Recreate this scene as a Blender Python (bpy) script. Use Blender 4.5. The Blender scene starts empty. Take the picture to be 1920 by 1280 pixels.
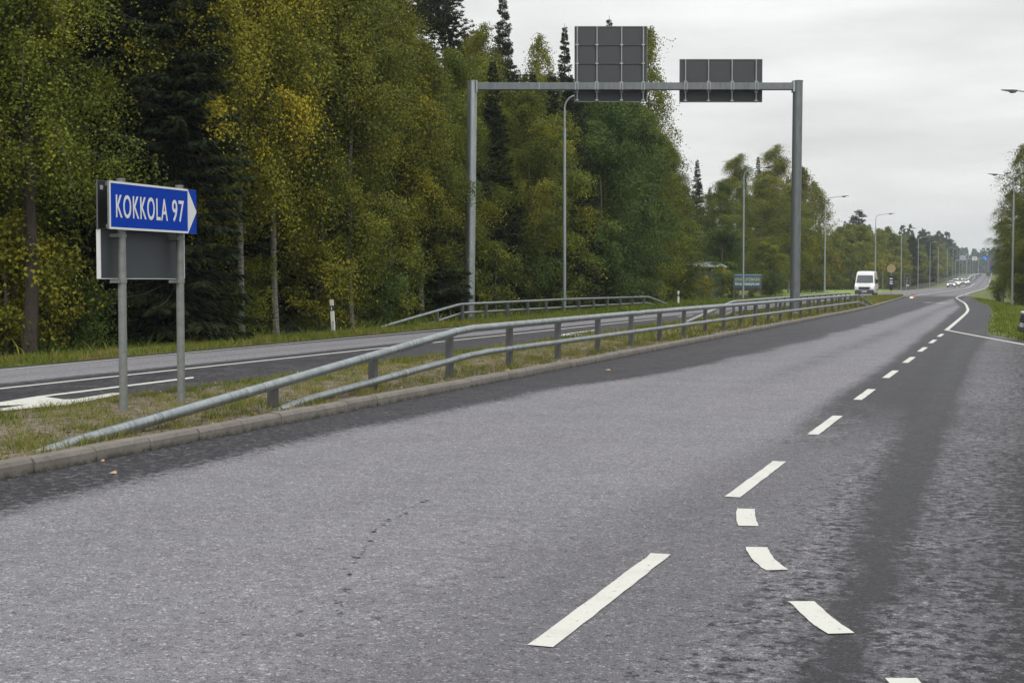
import bpy, math, random
import numpy as np
from mathutils import Vector, Matrix
S = bpy.context.scene
C = S.collection
R = math.radians
PI = math.pi
# ------------------------------------------------------------------ camera, sky, sun
F = 2667.0; H = 1.5
pitch = math.atan(113 / F); yaw = R(19.2845)
cam = bpy.data.objects.new('camera', bpy.data.cameras.new('camera')); C.objects.link(cam); S.camera = cam
cam.location = (0, 0, H); cam.rotation_euler = (PI / 2 - pitch, 0, yaw)
cam.data.sensor_width = 36; cam.data.lens = F / 1920 * 36
cam.data.clip_start = 0.1; cam.data.clip_end = 8000
W = bpy.data.worlds.new("World"); S.world = W; W.use_nodes = True
nt = W.node_tree; nt.nodes.clear()
def wn(t, **k):
    n = nt.nodes.new(t)
    for a, b in k.items(): setattr(n, a, b)
    return n
sky = wn('ShaderNodeTexSky', sky_type='NISHITA', sun_disc=False)
sky.dust_density = 3; sky.air_density = 1
sky_s = wn('ShaderNodeMix', data_type='RGBA'); sky_s.inputs[0].default_value = 0.93
tc = wn('ShaderNodeTexCoord'); sep = wn('ShaderNodeSeparateXYZ')
mp = wn('ShaderNodeMapping'); mp.inputs['Scale'].default_value = (1, 1, 5)
nz = wn('ShaderNodeTexNoise'); nz.inputs['Scale'].default_value = 4.0; nz.inputs['Detail'].default_value = 6; nz.inputs['Roughness'].default_value = .55
rmp = wn('ShaderNodeMapRange'); rmp.inputs[1].default_value = .3; rmp.inputs[2].default_value = .7; rmp.inputs[3].default_value = .82; rmp.inputs[4].default_value = 1.15
el = wn('ShaderNodeMapRange'); el.inputs[1].default_value = 0; el.inputs[2].default_value = .75; el.inputs[3].default_value = 8.0; el.inputs[4].default_value = 15.0
mul = wn('ShaderNodeMath', operation='MULTIPLY'); cmb = wn('ShaderNodeCombineColor')
tint = wn('ShaderNodeMix', data_type='RGBA', blend_type='MULTIPLY'); tint.inputs[0].default_value = 1; tint.inputs[7].default_value = (1.0, 1.0, .985, 1)
bg = wn('ShaderNodeBackground'); bg.inputs['Strength'].default_value = .1
out = wn('ShaderNodeOutputWorld'); L = nt.links.new
L(tc.outputs['Generated'], mp.inputs['Vector']); L(mp.outputs[0], nz.inputs['Vector']); L(nz.outputs['Fac'], rmp.inputs[0])
L(tc.outputs['Generated'], sep.inputs[0]); L(sep.outputs['Z'], el.inputs[0]); L(el.outputs[0], mul.inputs[0]); L(rmp.outputs[0], mul.inputs[1])
for i in range(3): L(mul.outputs[0], cmb.inputs[i])
L(cmb.outputs[0], tint.inputs[6]); L(sky.outputs[0], sky_s.inputs[6]); L(tint.outputs[2], sky_s.inputs[7])
L(sky_s.outputs[2], bg.inputs['Color']); L(bg.outputs[0], out.inputs['Surface'])
sl = bpy.data.lights.new('sun', 'SUN'); sl.energy = 1.5; sl.angle = R(14); sl.color = (1, .95, .87)
so = bpy.data.objects.new('sun', sl); C.objects.link(so)
dv = Vector((.35, -.62, .75)).normalized()      # light comes from behind the viewer's right shoulder
so.rotation_euler = dv.to_track_quat('Z', 'Y').to_euler()
sky.sun_rotation = math.atan2(dv.x, dv.y); sky.sun_elevation = math.asin(dv.z)
S.view_settings.view_transform = 'Standard'; S.view_settings.look = 'None'; S.view_settings.exposure = 0; S.view_settings.gamma = 1
S.render.engine = 'CYCLES'; S.cycles.max_bounces = 6; S.cycles.diffuse_bounces = 3; S.cycles.transparent_max_bounces = 8
S.cycles.volume_bounces = 1; S.cycles.use_denoising = True
try: S.cycles.denoiser = 'OPENIMAGEDENOISE'; S.cycles.denoising_prefilter = 'ACCURATE'
except Exception: pass

# ------------------------------------------------------------------ survey helpers: photo measurements -> places on the ground
def ray(px, py):
    x = (px - 960) / F; y = -(py - 640) / F
    d0, d1, d2 = x, math.cos(pitch) + y * math.sin(pitch), -math.sin(pitch) + y * math.cos(pitch)
    c, s = math.cos(yaw), math.sin(yaw)
    return (c * d0 - s * d1, s * d0 + c * d1, d2)
def gp(px, py, z=0.0):
    d = ray(px, py); t = (z - H) / d[2]; return (d[0] * t, d[1] * t)
def at(px, py, dist):
    d = ray(px, py); return Vector((d[0] * dist, d[1] * dist, H + d[2] * dist))
def col_at(px, X):           # Y of the ground column seen at px whose lateral position is X
    d = ray(px, 527); return d[1] / d[0] * X
ip = np.interp
def prof(y):
    return ip(y, [250, 304, 350, 394, 472, 534, 700, 900, 1100, 1400, 3000], [0, .03, .26, .72, 1.67, 2.6, 4.3, 6.0, 7.2, 7.2, 7.2])
def xl(y): return ip(y, [-40, 20, 35, 60, 70, 78, 100, 125, 156, 200, 260, 345, 450, 640, 1000, 3000], [-16.3, -16.55, -16.9, -17.6, -17.9, -18.3, -18.5, -18, -17, -16, -15.4, -14.7, -15.4, -17.3, -22, -60])
def xr(y): return ip(y, [-40, 8, 14, 20, 31, 38, 43, 61, 77, 90, 114, 168, 320, 422, 633, 1056, 3000], [40, 30, 14, 7.5, 2, .35, -.62, -.74, -.83, -1.15, -2.39, -4.4, -4.4, -5.1, -7, -12.4, -50])
def sm(t): t = np.clip(t, 0, 1); return t * t * (3 - 2 * t)
def terr(x, y):
    z = prof(y)
    d = x - xr(y)
    z = z - .035 - .5 * sm(d / 3.5) * sm((y - 34) / 22) * (1 - sm((y - 200) / 100))
    dl = xl(y) - x
    z = z - .12 * sm((dl - 1.0) / 1.5) + .15 * sm((dl - 3) / 4) * 1
    return z

# ------------------------------------------------------------------ mesh helpers
class MB:
    def __init__(s): s.v = []; s.f = []; s.m = []
    def add(s, v, f, m=0):
        o = len(s.v); s.v += [tuple(p) for p in v]; s.f += [tuple(i + o for i in q) for q in f]; s.m += [m] * len(f); return s
    def box(s, x0, x1, y0, y1, z0, z1, m=0, bev=0):
        if bev:
            b = bev
            rings = []
            for z, i in ((z0, b), (z0 + b, 0), (z1 - b, 0), (z1, b)):
                rings.append([(x0 + i, y0 + i, z), (x1 - i, y0 + i, z), (x1 - i, y1 - i, z), (x0 + i, y1 - i, z)])
            v = sum(rings, []); f = [(3, 2, 1, 0), (12, 13, 14, 15)]
            for k in range(3):
                for j in range(4):
                    a = k * 4 + j; c = k * 4 + (j + 1) % 4; f.append((a, c, c + 4, a + 4))
            return s.add(v, f, m)
        v = [(x, y, z) for z in (z0, z1) for x, y in ((x0, y0), (x1, y0), (x1, y1), (x0, y1))]
        return s.add(v, [(3, 2, 1, 0), (4, 5, 6, 7), (0, 1, 5, 4), (1, 2, 6, 5), (2, 3, 7, 6), (3, 0, 4, 7)], m)
    def tube(s, pts, rad, n=12, m=0, caps=True):
        pts = [Vector(p) for p in pts]; k = len(pts)
        rad = rad if hasattr(rad, '__len__') else [rad] * k
        up = None; v = []; f = []
        for i, p in enumerate(pts):
            t = (pts[min(i + 1, k - 1)] - pts[max(i - 1, 0)]).normalized()
            if up is None: up = t.orthogonal().normalized()
            up = (up - t * up.dot(t)).normalized(); w = t.cross(up)
            for j in range(n):
                a = 2 * PI * j / n; v.append(p + (up * math.cos(a) + w * math.sin(a)) * rad[i])
        for i in range(k - 1):
            for j in range(n):
                a = i * n + j; b = i * n + (j + 1) % n; f.append((a, b, b + n, a + n))
        if caps: f.append(tuple(range(n))[::-1]); f.append(tuple(range((k - 1) * n, k * n)))
        return s.add(v, f, m)
    def beam(s, a, b, w, h, m=0, side=None):      # rectangular bar from a to b, w sideways, h upwards
        a = Vector(a); b = Vector(b); t = (b - a).normalized()
        sd = Vector(side).normalized() if side else (t.cross(Vector((0, 0, 1))) if abs(t.z) < .95 else Vector((1, 0, 0))).normalized()
        up = sd.cross(t).normalized(); v = []
        for p in (a, b):
            for i, j in ((-1, -1), (1, -1), (1, 1), (-1, 1)): v.append(p + sd * (i * w / 2) + up * (j * h / 2))
        return s.add(v, [(0, 1, 2, 3), (7, 6, 5, 4), (0, 4, 5, 1), (1, 5, 6, 2), (2, 6, 7, 3), (3, 7, 4, 0)], m)
    def poly(s, pts, m=0): return s.add(pts, [tuple(range(len(pts)))], m)
    def build(s, name, mats, parent=None, smooth=False, loc=None):
        me = bpy.data.meshes.new(name); me.from_pydata(s.v, [], s.f)
        mats = mats if isinstance(mats, (list, tuple)) else [mats]
        for x in mats: me.materials.append(x)
        if len(mats) > 1: me.polygons.foreach_set('material_index', s.m)
        if smooth:
            me.polygons.foreach_set('use_smooth', [True] * len(s.f))
        me.update()
        if smooth:
            try: me.set_sharp_from_angle(angle=R(40))
            except Exception: pass
        o = bpy.data.objects.new(name, me); C.objects.link(o)
        if parent: o.parent = parent
        if loc: o.location = loc
        return o
def npmesh(name, v, quads, mat, parent=None, attr=None, tri=False):
    me = bpy.data.meshes.new(name); n = 3 if tri else 4
    v = np.asarray(v, dtype=np.float32); q = np.asarray(quads, dtype=np.int32)
    me.vertices.add(len(v)); me.vertices.foreach_set('co', v.ravel())
    me.loops.add(q.size); me.loops.foreach_set('vertex_index', q.ravel())
    me.polygons.add(len(q)); me.polygons.foreach_set('loop_start', np.arange(0, q.size, n, dtype=np.int32))
    try: me.polygons.foreach_set('loop_total', np.full(len(q), n, dtype=np.int32))
    except Exception: pass
    me.update(calc_edges=True)
    for k, (dom, arr) in (attr or {}).items():
        a = me.attributes.new(k, 'FLOAT', dom); a.data.foreach_set('value', np.asarray(arr, dtype=np.float32))
    me.materials.append(mat)
    o = bpy.data.objects.new(name, me); C.objects.link(o)
    if parent: o.parent = parent
    return o
def tag(o, label=None, cat=None, group=None, kind=None):
    if label: o['label'] = label
    if cat: o['category'] = cat
    if group: o['group'] = group
    if kind: o['kind'] = kind
    return o
def thing(name, loc, label, cat, group=None, rz=0):
    o = bpy.data.objects.new(name, None); C.objects.link(o); o.location = loc; o.rotation_euler = (0, 0, rz)
    o.empty_display_size = .3
    return tag(o, label, cat, group)
def dup(root, loc, rz=0, label=None, group=None, sc=None):
    r = root.copy(); C.objects.link(r); r.location = loc; r.rotation_euler = (0, 0, rz)
    if sc: r.scale = sc
    if label: r['label'] = label
    if group: r['group'] = group
    for ch in root.children:
        c = ch.copy(); C.objects.link(c); c.parent = r
        for g in ch.children:
            d = g.copy(); C.objects.link(d); d.parent = c
    return r
# ------------------------------------------------------------------ materials
def mat(name): m = bpy.data.materials.new(name); m.use_nodes = True; return m, m.node_tree, m.node_tree.nodes['Principled BSDF']
class NT:
    def __init__(s, t): s.t = t
    def n(s, ty, **k):
        n = s.t.nodes.new(ty)
        for a, b in k.items(): setattr(n, a, b)
        return n
    def l(s, a, b): s.t.links.new(a, b)
    def pos(s): return s.n('ShaderNodeNewGeometry').outputs['Position']
    def obj(s): return s.n('ShaderNodeTexCoord').outputs['Object']
    def noise(s, vec, scale, det=3, rough=.5, sc3=None):
        if sc3:
            m = s.n('ShaderNodeMapping'); m.inputs['Scale'].default_value = sc3; s.l(vec, m.inputs[0]); vec = m.outputs[0]
        n = s.n('ShaderNodeTexNoise'); n.inputs['Scale'].default_value = scale; n.inputs['Detail'].default_value = det; n.inputs['Roughness'].default_value = rough
        s.l(vec, n.inputs['Vector']); return n.outputs['Fac']
    def rng(s, f, a, b, c, d):
        n = s.n('ShaderNodeMapRange')
        for i, x in enumerate((a, b, c, d)): n.inputs[i + 1].default_value = x
        s.l(f, n.inputs[0]); return n.outputs[0]
    def math(s, op, a, b=None):
        n = s.n('ShaderNodeMath', operation=op)
        for i, x in enumerate((a, b)):
            if x is None: continue
            if isinstance(x, (int, float)): n.inputs[i].default_value = x
            else: s.l(x, n.inputs[i])
        return n.outputs[0]
    def mix(s, f, a, b, mode='MIX'):
        n = s.n('ShaderNodeMix', data_type='RGBA', blend_type=mode)
        for i, x in ((0, f), (6, a), (7, b)):
            if isinstance(x, (int, float)): n.inputs[i].default_value = x
            elif isinstance(x, tuple): n.inputs[i].default_value = (*x, 1) if len(x) == 3 else x
            else: s.l(x, n.inputs[i])
        return n.outputs[2]
    def ramp(s, f, stops):
        n = s.n('ShaderNodeValToRGB'); e = n.color_ramp.elements
        while len(e) < len(stops): e.new(.5)
        for i, (p, c) in enumerate(stops): e[i].position = p; e[i].color = (*c, 1)
        s.l(f, n.inputs[0]); return n.outputs[0]
    def bump(s, h, strength, dist, bs):
        b = s.n('ShaderNodeBump'); b.inputs['Strength'].default_value = strength; b.inputs['Distance'].default_value = dist
        s.l(h, b.inputs['Height']); s.l(b.outputs[0], bs.inputs['Normal'])
    def attr(s, name): return s.n('ShaderNodeAttribute', attribute_name=name).outputs['Fac']

def m_metal(name, col, rough=.5, metal=.0, var=.35, scale=6, streak=True, dirt=(.10, .10, .09), rings=False):
    m, t, b = mat(name); n = NT(t); p = n.obj()
    a = n.noise(p, scale, 5, .6, (1, 1, .25) if streak else None)
    sp = n.n('ShaderNodeTexVoronoi'); sp.inputs['Scale'].default_value = 38; n.l(p, sp.inputs['Vector'])
    f = n.rng(a, .35, .75, 0, var)
    c = n.mix(f, col, tuple(x * .45 for x in col))
    c = n.mix(n.rng(sp.outputs['Color'], 0, 1, 0, .18), c, tuple(min(1, x * 1.5) for x in col))
    d = n.noise(p, 2.3, 6, .7); c = n.mix(n.rng(d, .6, .8, 0, .5), c, dirt)
    if rings:
        g = n.noise(p, 3.0, 5, .75, (.5, 7, .5)); g2 = n.noise(p, .8, 3, .6); c = n.mix(n.math('MULTIPLY', n.rng(g, .5, .66, 0, .85), n.rng(g2, .4, .6, .1, 1)), c, (.05, .055, .05))
    n.l(c, b.inputs['Base Color']); b.inputs['Metallic'].default_value = metal
    n.l(n.rng(a, .3, .7, rough - .1, rough + .15), b.inputs['Roughness']); return m
def m_plain(name, col, rough=.5, metal=0, var=.15, emit=None, es=1, spec=.5):
    m, t, b = mat(name); n = NT(t)
    a = n.noise(n.obj(), 4, 5, .6)
    c = n.mix(n.rng(a, .35, .75, 0, var), col, tuple(x * .5 for x in col)); n.l(c, b.inputs['Base Color'])
    b.inputs['Roughness'].default_value = rough; b.inputs['Metallic'].default_value = metal; b.inputs['Specular IOR Level'].default_value = spec
    if emit: b.inputs['Emission Color'].default_value = (*emit, 1); b.inputs['Emission Strength'].default_value = es
    return m
GALV = m_metal('galvanised', (.36, .395, .40), .36, .85, .5)
RAILM = m_metal('rail_zinc', (.31, .345, .355), .38, .8, .5, 6, False, (.08, .085, .075), True)
GALVS = m_metal('galvanised_weathered', (.23, .245, .235), .55, .5, .6, 9, False, (.13, .11, .08))
GALVD = m_metal('galvanised_dark', (.17, .19, .20), .48, .6, .6)
GALVP = m_metal('galvanised_post', (.12, .124, .125), .48, .5, .5)
POLE = m_metal('pole_zinc', (.33, .37, .40), .45, .55, .35)
SBACK = m_plain('sign_back', (.040, .046, .053), .55, 0, .2)
SBACKD = m_plain('sign_back_dark', (.012, .014, .014), .5, 0, .2)
SBACKG = m_plain('sign_back_grey', (.042, .050, .057), .5, .1, .25)
BLUE = m_plain('sign_blue', (.0005, .040, .35), .6, 0, .06, spec=.08)
WHITE = m_plain('sign_white', (.62, .64, .64), .4, 0, .08)
OFFW = m_plain('off_white', (.72, .73, .72), .5, 0, .15)
BLACK = m_plain('black', (.012, .012, .013), .5)
DARKLAMP = m_plain('lamp_head_dark', (.03, .032, .035), .5)
RUBBER = m_plain('rubber', (.015, .015, .016), .8)
GLASS = m_plain('glass_dark', (.04, .055, .06), .08, 0, .05, spec=.8)
PLASTIC = m_plain('bumper_plastic', (.06, .062, .066), .6)
HEAD = m_plain('headlight_lit', (.9, .9, .85), .2, emit=(1, .86, .6), es=2.5)
CHROME = m_plain('bright_trim', (.6, .6, .6), .25, .6)
PLATE = m_plain('plate_white', (.6, .6, .6), .5)
def m_paint(name, col, rough=.28):
    m, t, b = mat(name); b.inputs['Coat Weight'].default_value = .5; b.inputs['Coat Roughness'].default_value = .1
    n = NT(t); a = n.noise(n.obj(), 2.5, 6, .65); c = n.mix(n.rng(a, .4, .8, 0, .25), col, tuple(x * .6 for x in col)); n.l(c, b.inputs['Base Color'])
    b.inputs['Roughness'].default_value = rough; return m

def m_asphalt():
    m, t, b = mat('asphalt'); n = NT(t); p = n.pos()
    dry = n.attr('dry'); spk = n.attr('speck')
    a1 = n.noise(p, 1.1, 6, .65); a2 = n.noise(p, 6.5, 6, .7); a3 = n.noise(p, 125, 3, .6); a4 = n.noise(p, 30, 4, .7)
    # wear zones broken up by ragged noise
    a6 = n.noise(p, 13, 5, .75)
    w = n.math('ADD', n.rng(a1, .36, .64, -.22, .22), n.rng(a2, .38, .62, -.30, .30))
    w = n.math('ADD', w, n.math('ADD', n.rng(a4, .4, .6, -.22, .22), n.rng(a6, .4, .6, -.22, .22)))
    w = n.math('MULTIPLY', w, spk)
    d = n.math('ADD', dry, w)
    base = n.ramp(d, [(0, (.023, .0235, .0275)), (.22, (.0405, .0405, .047)), (.5, (.098, .0975, .108)), (.85, (.180, .1795, .195)), (1, (.218, .2175, .234))])
    fl = n.attr('fleck'); fn = n.noise(p, 13, 7, .74); fn2 = n.noise(p, 2.2, 4, .6)
    cth = n.math('ADD', n.rng(fl, 0, 1, .33, .545), n.rng(fn2, .35, .65, -.035, .035))
    fk = n.rng(n.math('SUBTRACT', fn, cth), -.022, .022, 1, 0)
    fk = n.math('MULTIPLY', fk, n.rng(fl, .02, .1, 0, .82)); base = n.mix(fk, base, (.030, .0295, .033))
    gr = n.ramp(a3, [(.25, (.22, .22, .22)), (.42, (.68, .68, .68)), (.55, (1.02, 1.02, 1.03)), (.7, (2.0, 2.0, 2.04))])
    c = n.mix(.85, base, n.mix(1.0, base, gr, 'MULTIPLY'))
    v = n.n('ShaderNodeTexVoronoi'); v.inputs['Scale'].default_value = 70; n.l(p, v.inputs['Vector'])
    cs = n.math('GREATER_THAN', n.n('ShaderNodeSeparateColor').outputs[0], .5)
    sc = n.n('ShaderNodeSeparateColor'); n.l(v.outputs['Color'], sc.inputs[0])
    c = n.mix(n.rng(sc.outputs[0], .86, .93, 0, .55), c, n.mix(1.0, c, (2.3, 2.25, 2.25), 'MULTIPLY'))
    c = n.mix(n.rng(sc.outputs[1], .86, .93, 0, .6), c, n.mix(1.0, c, (.35, .35, .37), 'MULTIPLY'))
    # warm / cool drift over metres
    a5 = n.noise(p, .5, 3, .5); c = n.mix(n.rng(a5, .35, .65, 0, .5), c, n.mix(1.0, c, (1.02, .99, .99), 'MULTIPLY'))
    # dark tar specks and drips
    v2 = n.n('ShaderNodeTexVoronoi'); v2.inputs['Scale'].default_value = 1.7; n.l(p, v2.inputs['Vector'])
    c = n.mix(n.rng(v2.outputs['Distance'], .018, .03, .8, 0), c, (.012, .012, .013))
    n.l(c, b.inputs['Base Color'])
    n.l(n.rng(d, .0, .7, .48, .9), b.inputs['Roughness']); b.inputs['Specular IOR Level'].default_value = .12
    n.bump(n.math('ADD', a3, n.math('MULTIPLY', sc.outputs[0], .5)), .8, .006, b); return m
ASPH = m_asphalt()
def m_mark():
    m, t, b = mat('road_paint'); n = NT(t); p = n.pos()
    a = n.noise(p, 55, 4, .7); a2 = n.noise(p, 3, 4, .6)
    c = n.mix(n.rng(a, .55, .75, 0, .5), (.54, .545, .51), (.30, .30, .285)); c = n.mix(n.rng(a2, .5, .8, 0, .35), c, (.30, .295, .28)); a7 = n.noise(p, 17, 8, .8); c = n.mix(n.rng(a7, .59, .64, 0, .8), c, (.09, .088, .09))
    n.l(c, b.inputs['Base Color']); b.inputs['Roughness'].default_value = .75; n.bump(a, .4, .004, b); return m
MARK = m_mark()
def m_kerb():
    m, t, b = mat('kerb_granite'); n = NT(t); p = n.pos()
    a = n.noise(p, 3.0, 6, .7); a2 = n.noise(p, 60, 3, .6); a3 = n.noise(p, 9, 5, .7)
    c = n.mix(n.rng(a, .3, .7, 0, 1), (.175, .162, .146), (.115, .105, .094))
    c = n.mix(n.rng(a3, .5, .75, 0, .6), c, (.05, .047, .042)); c = n.mix(n.rng(a2, .3, .7, 0, .5), c, n.mix(1, c, (1.6, 1.55, 1.5), 'MULTIPLY'))
    sp = n.n('ShaderNodeSeparateXYZ'); n.l(p, sp.inputs[0])
    g = n.math('MULTIPLY', n.rng(sp.outputs[2], .0, .05, 1, 0), n.rng(a3, .35, .55, .2, 1)); c = n.mix(g, c, (.022, .022, .014))
    n.l(c, b.inputs['Base Color']); b.inputs['Roughness'].default_value = .9; n.bump(a2, .6, .008, b); return m
KERB = m_kerb()
def m_soil():
    m, t, b = mat('median_soil'); n = NT(t); p = n.pos()
    a = n.noise(p, 1.6, 6, .7); a2 = n.noise(p, 14, 5, .7); a3 = n.noise(p, 70, 3, .7)
    c = n.ramp(a2, [(.3, (.05, .042, .024)), (.42, (.13, .10, .06)), (.52, (.27, .215, .16)), (.66, (.38, .32, .26))])
    c = n.mix(n.rng(a, .48, .62, 0, .6), c, (.075, .078, .03)); c = n.mix(n.rng(a3, .35, .7, 0, .55), c, (.03, .026, .018))
    n.l(c, b.inputs['Base Color']); b.inputs['Roughness'].default_value = .95; n.bump(n.math('ADD', a2, a3), .8, .03, b); return m
SOIL = m_soil()
def m_terrain():
    m, t, b = mat('ground'); n = NT(t); p = n.pos(); z = n.attr('zone')
    a = n.noise(p, .9, 6, .7); a2 = n.noise(p, 9, 5, .7); a3 = n.noise(p, .06, 3, .5)
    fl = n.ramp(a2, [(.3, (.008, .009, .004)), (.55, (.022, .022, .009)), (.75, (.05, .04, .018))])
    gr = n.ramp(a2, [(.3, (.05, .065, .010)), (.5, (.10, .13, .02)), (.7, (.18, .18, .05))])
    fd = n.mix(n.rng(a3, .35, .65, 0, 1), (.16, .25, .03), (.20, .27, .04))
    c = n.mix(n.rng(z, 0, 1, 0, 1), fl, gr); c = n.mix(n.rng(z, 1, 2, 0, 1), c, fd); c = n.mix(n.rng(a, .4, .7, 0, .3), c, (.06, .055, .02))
    n.l(c, b.inputs['Base Color']); b.inputs['Roughness'].default_value = .95; n.bump(a2, .6, .08, b); return m
TERR = m_terrain()
def m_leaf(name, stops, trans=.16, rough=.6):
    m, t, b = mat(name); n = NT(t); f = n.attr('tint')
    oi = n.n('ShaderNodeObjectInfo'); f = n.math('ADD', f, n.rng(oi.outputs['Random'], 0, 1, -.10, .10))
    c = n.ramp(f, stops); n.l(c, b.inputs['Base Color']); b.inputs['Roughness'].default_value = rough; b.inputs['Specular IOR Level'].default_value = .12
    tr = n.n('ShaderNodeBsdfTranslucent'); n.l(c, tr.inputs['Color']); mx = n.n('ShaderNodeMixShader'); mx.inputs[0].default_value = trans
    n.l(b.outputs[0], mx.inputs[1]); n.l(tr.outputs[0], mx.inputs[2]); n.l(mx.outputs[0], t.nodes['Material Output'].inputs['Surface']); return m
LEAF_G = m_leaf('leaf_green', [(0, (0.052, 0.078, 0.013)), (.4, (0.112, 0.143, 0.020)), (.72, (0.192, 0.207, 0.023)), (.9, (0.251, 0.259, 0.025)), (1, (0.456, 0.380, 0.034))])
LEAF_O = m_leaf('leaf_olive', [(0, (0.055, 0.081, 0.013)), (.4, (0.131, 0.149, 0.020)), (.7, (0.222, 0.218, 0.023)), (.9, (0.296, 0.276, 0.025)), (1, (0.490, 0.380, 0.034))])
LEAF_Y = m_leaf('leaf_yellow', [(0, (0.063, 0.085, 0.013)), (.4, (0.157, 0.166, 0.018)), (.7, (0.257, 0.241, 0.023)), (.9, (0.353, 0.310, 0.025)), (1, (0.524, 0.391, 0.034))])
LEAF_R = m_leaf('leaf_rust', [(0, (0.059, 0.071, 0.014)), (.5, (0.148, 0.144, 0.021)), (.8, (0.228, 0.178, 0.023)), (1, (0.376, 0.230, 0.034))])
LEAF_B = m_leaf('leaf_bluegreen', [(0, (0.032, 0.064, 0.016)), (.5, (0.080, 0.122, 0.024)), (.9, (0.137, 0.184, 0.029)), (1, (0.251, 0.241, 0.034))])
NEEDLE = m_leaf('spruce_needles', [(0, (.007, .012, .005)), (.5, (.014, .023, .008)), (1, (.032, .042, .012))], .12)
PINEN = m_leaf('pine_needles', [(0, (.012, .020, .008)), (.5, (.024, .036, .012)), (1, (.045, .055, .018))], .15)
GRASS_D = m_leaf('grass_dry', [(0, (.06, .095, .014)), (.3, (.14, .17, .028)), (.5, (.22, .21, .055)), (.75, (.37, .30, .13)), (.9, (.28, .15, .05)), (1, (.22, .10, .04))], .3, .8)
GRASS_G = m_leaf('grass_green', [(0, (.05, .085, .011)), (.45, (.11, .16, .02)), (.75, (.17, .215, .032)), (.9, (.24, .21, .06)), (1, (.28, .20, .08))], .3, .8)
def m_bark(name, c1, c2, marks=None):
    m, t, b = mat(name); n = NT(t); p = n.obj()
    a = n.noise(p, 14, 5, .7, (1, 1, .35)); c = n.mix(n.rng(a, .35, .65, 0, 1), c1, c2)
    if marks:
        k = n.noise(p, 5, 4, .75, (.6, .6, 3.2)); c = n.mix(n.rng(k, .53, .6, 0, 1), c, marks)
    n.l(c, b.inputs['Base Color']); b.inputs['Roughness'].default_value = .9; n.bump(a, .7, .02, b); return m
BARK_B = m_bark('birch_bark', (.22, .215, .19), (.12, .11, .095), (.025, .022, .018))
BARK_D = m_bark('dark_bark', (.055, .043, .032), (.025, .020, .016))
BARK_G = m_bark('grey_bark', (.11, .10, .085), (.055, .048, .040))
# ------------------------------------------------------------------ the road
rs = np.random.RandomState(4)
def vnoise1(y, seed, scale):
    r = np.random.RandomState(seed); k = r.rand(4000); t = (np.asarray(y, float) + 500) / scale; i = np.floor(t).astype(int) % 3990; f = t - np.floor(t); f = f * f * (3 - 2 * f)
    return k[i] * (1 - f) + k[i + 1] * f - .5
def dryness(x, y):
    Lb = ip(y, [0, 7.6, 8.7, 10.8, 13, 18, 23, 36, 58, 150], [-6.1, -6.18, -6.28, -6.45, -6.5, -6.3, -5.6, -5.1, -5.0, -5.2]) + .25 * vnoise1(y, 1, 2.2) - .25 * (1 - sm((y - 8) / 6))
    Rb = ip(y, [0, 9.3, 14.8, 32, 46, 84, 130, 600], [-1.9, -1.95, -2.0, -2.11, -2.25, -2.6, -4.6, -6]) + .12 * vnoise1(y, 2, 3)
    fd = .35 + 1.1 * (1 - sm((y - 6) / 9)); lane = sm((x - Lb) / .55) * sm((Rb + .15 - x) / fd)
    d = np.where(x < (Lb + Rb) / 2, .33 + .59 * lane - .15 * sm((y - 16) / 10) * (1 - lane), 0)
    tk = ip(y, [0, 5, 8, 11, 19, 31, 41, 200], [-.66, -.665, -.68, -.74, -.85, -1.0, -.92, -.92])
    near = 1 - sm((y - 12) / 8)
    rbase = .18 + .50 * near - .36 * near * sm((x - tk + .34 + .2 * vnoise1(y, 31, .5)) / .2) * sm((y - 7) / 4)
    pale = .66 + .12 * vnoise1(y * 1.3 + x, 5, 4) - .08 * near
    edge = .10 + .010 * np.clip(y, 0, 40)
    rr = np.where(x < tk, rbase, .05 + (pale - .05) * sm((x - tk - .04) / edge))
    rr = np.where(x > tk, rr + (.38 - rr) * sm((x + .25 - .012 * y) / .5), rr)
    track = np.exp(-((x - tk - .07 * vnoise1(y, 32, .35)) / (.075 + .005 * y)) ** 2)
    rr = rr - track * (rr - .03) * .92
    # the asphalt right of the corner line is darker, freshly laid
    rr = np.where(y > 46, .17, rr)
    d = np.where(x >= (Lb + Rb) / 2, rr + (.92 - rr) * lane, d)
    sm1 = np.exp(-((x + 3.4 + .1 * np.sin(y * .1)) / .28) ** 2) * sm((y - 17) / 12) * (.16 + .25 * np.clip(vnoise1(y, 9, 6) + .2, 0, 1))
    d = d - sm1
    d = d - .10 * np.exp(-((x + 4.75) / .35) ** 2) * sm((y - 10) / 20)
    # left carriageway
    ll = sm((x + 16.15) / .12) * sm((-13.75 + .1 * vnoise1(y, 6, 5) - x) / .35)
    dl = .27 + .73 * ll - .12 * np.exp(-((x + 14.9) / .2) ** 2)
    d = np.where(x < -9, dl, d)
    # far road: pale lanes with a darker middle
    far = .85 - .3 * np.exp(-((x - (xl(y) + xr(y)) / 2) / .5) ** 2) - .2 * (np.abs(x - (xl(y) + xr(y)) / 2 - 2.6) < .3)
    k = sm((y - 130) / 30); d = d * (1 - k) + far * k
    return np.clip(d, 0, 1)
ys = np.concatenate([np.arange(-30, 0, 2), np.arange(0, 30, .25), np.arange(30, 60, .5), np.arange(60, 170, 1.0), np.arange(170, 700, 6), np.arange(700, 1500, 20)])
xs = np.concatenate([np.arange(-60, -24, 4), np.arange(-24, 2.5, .125), np.arange(2.5, 41, 1.5)])
XX, YY = np.meshgrid(xs, ys); XL = xl(YY); XR = xr(YY)
XC = np.clip(XX, XL, XR); nx = len(xs); ny = len(ys)
V = np.stack([XC, YY, prof(YY)], -1).reshape(-1, 3)
idx = np.arange(nx * ny).reshape(ny, nx)
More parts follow.
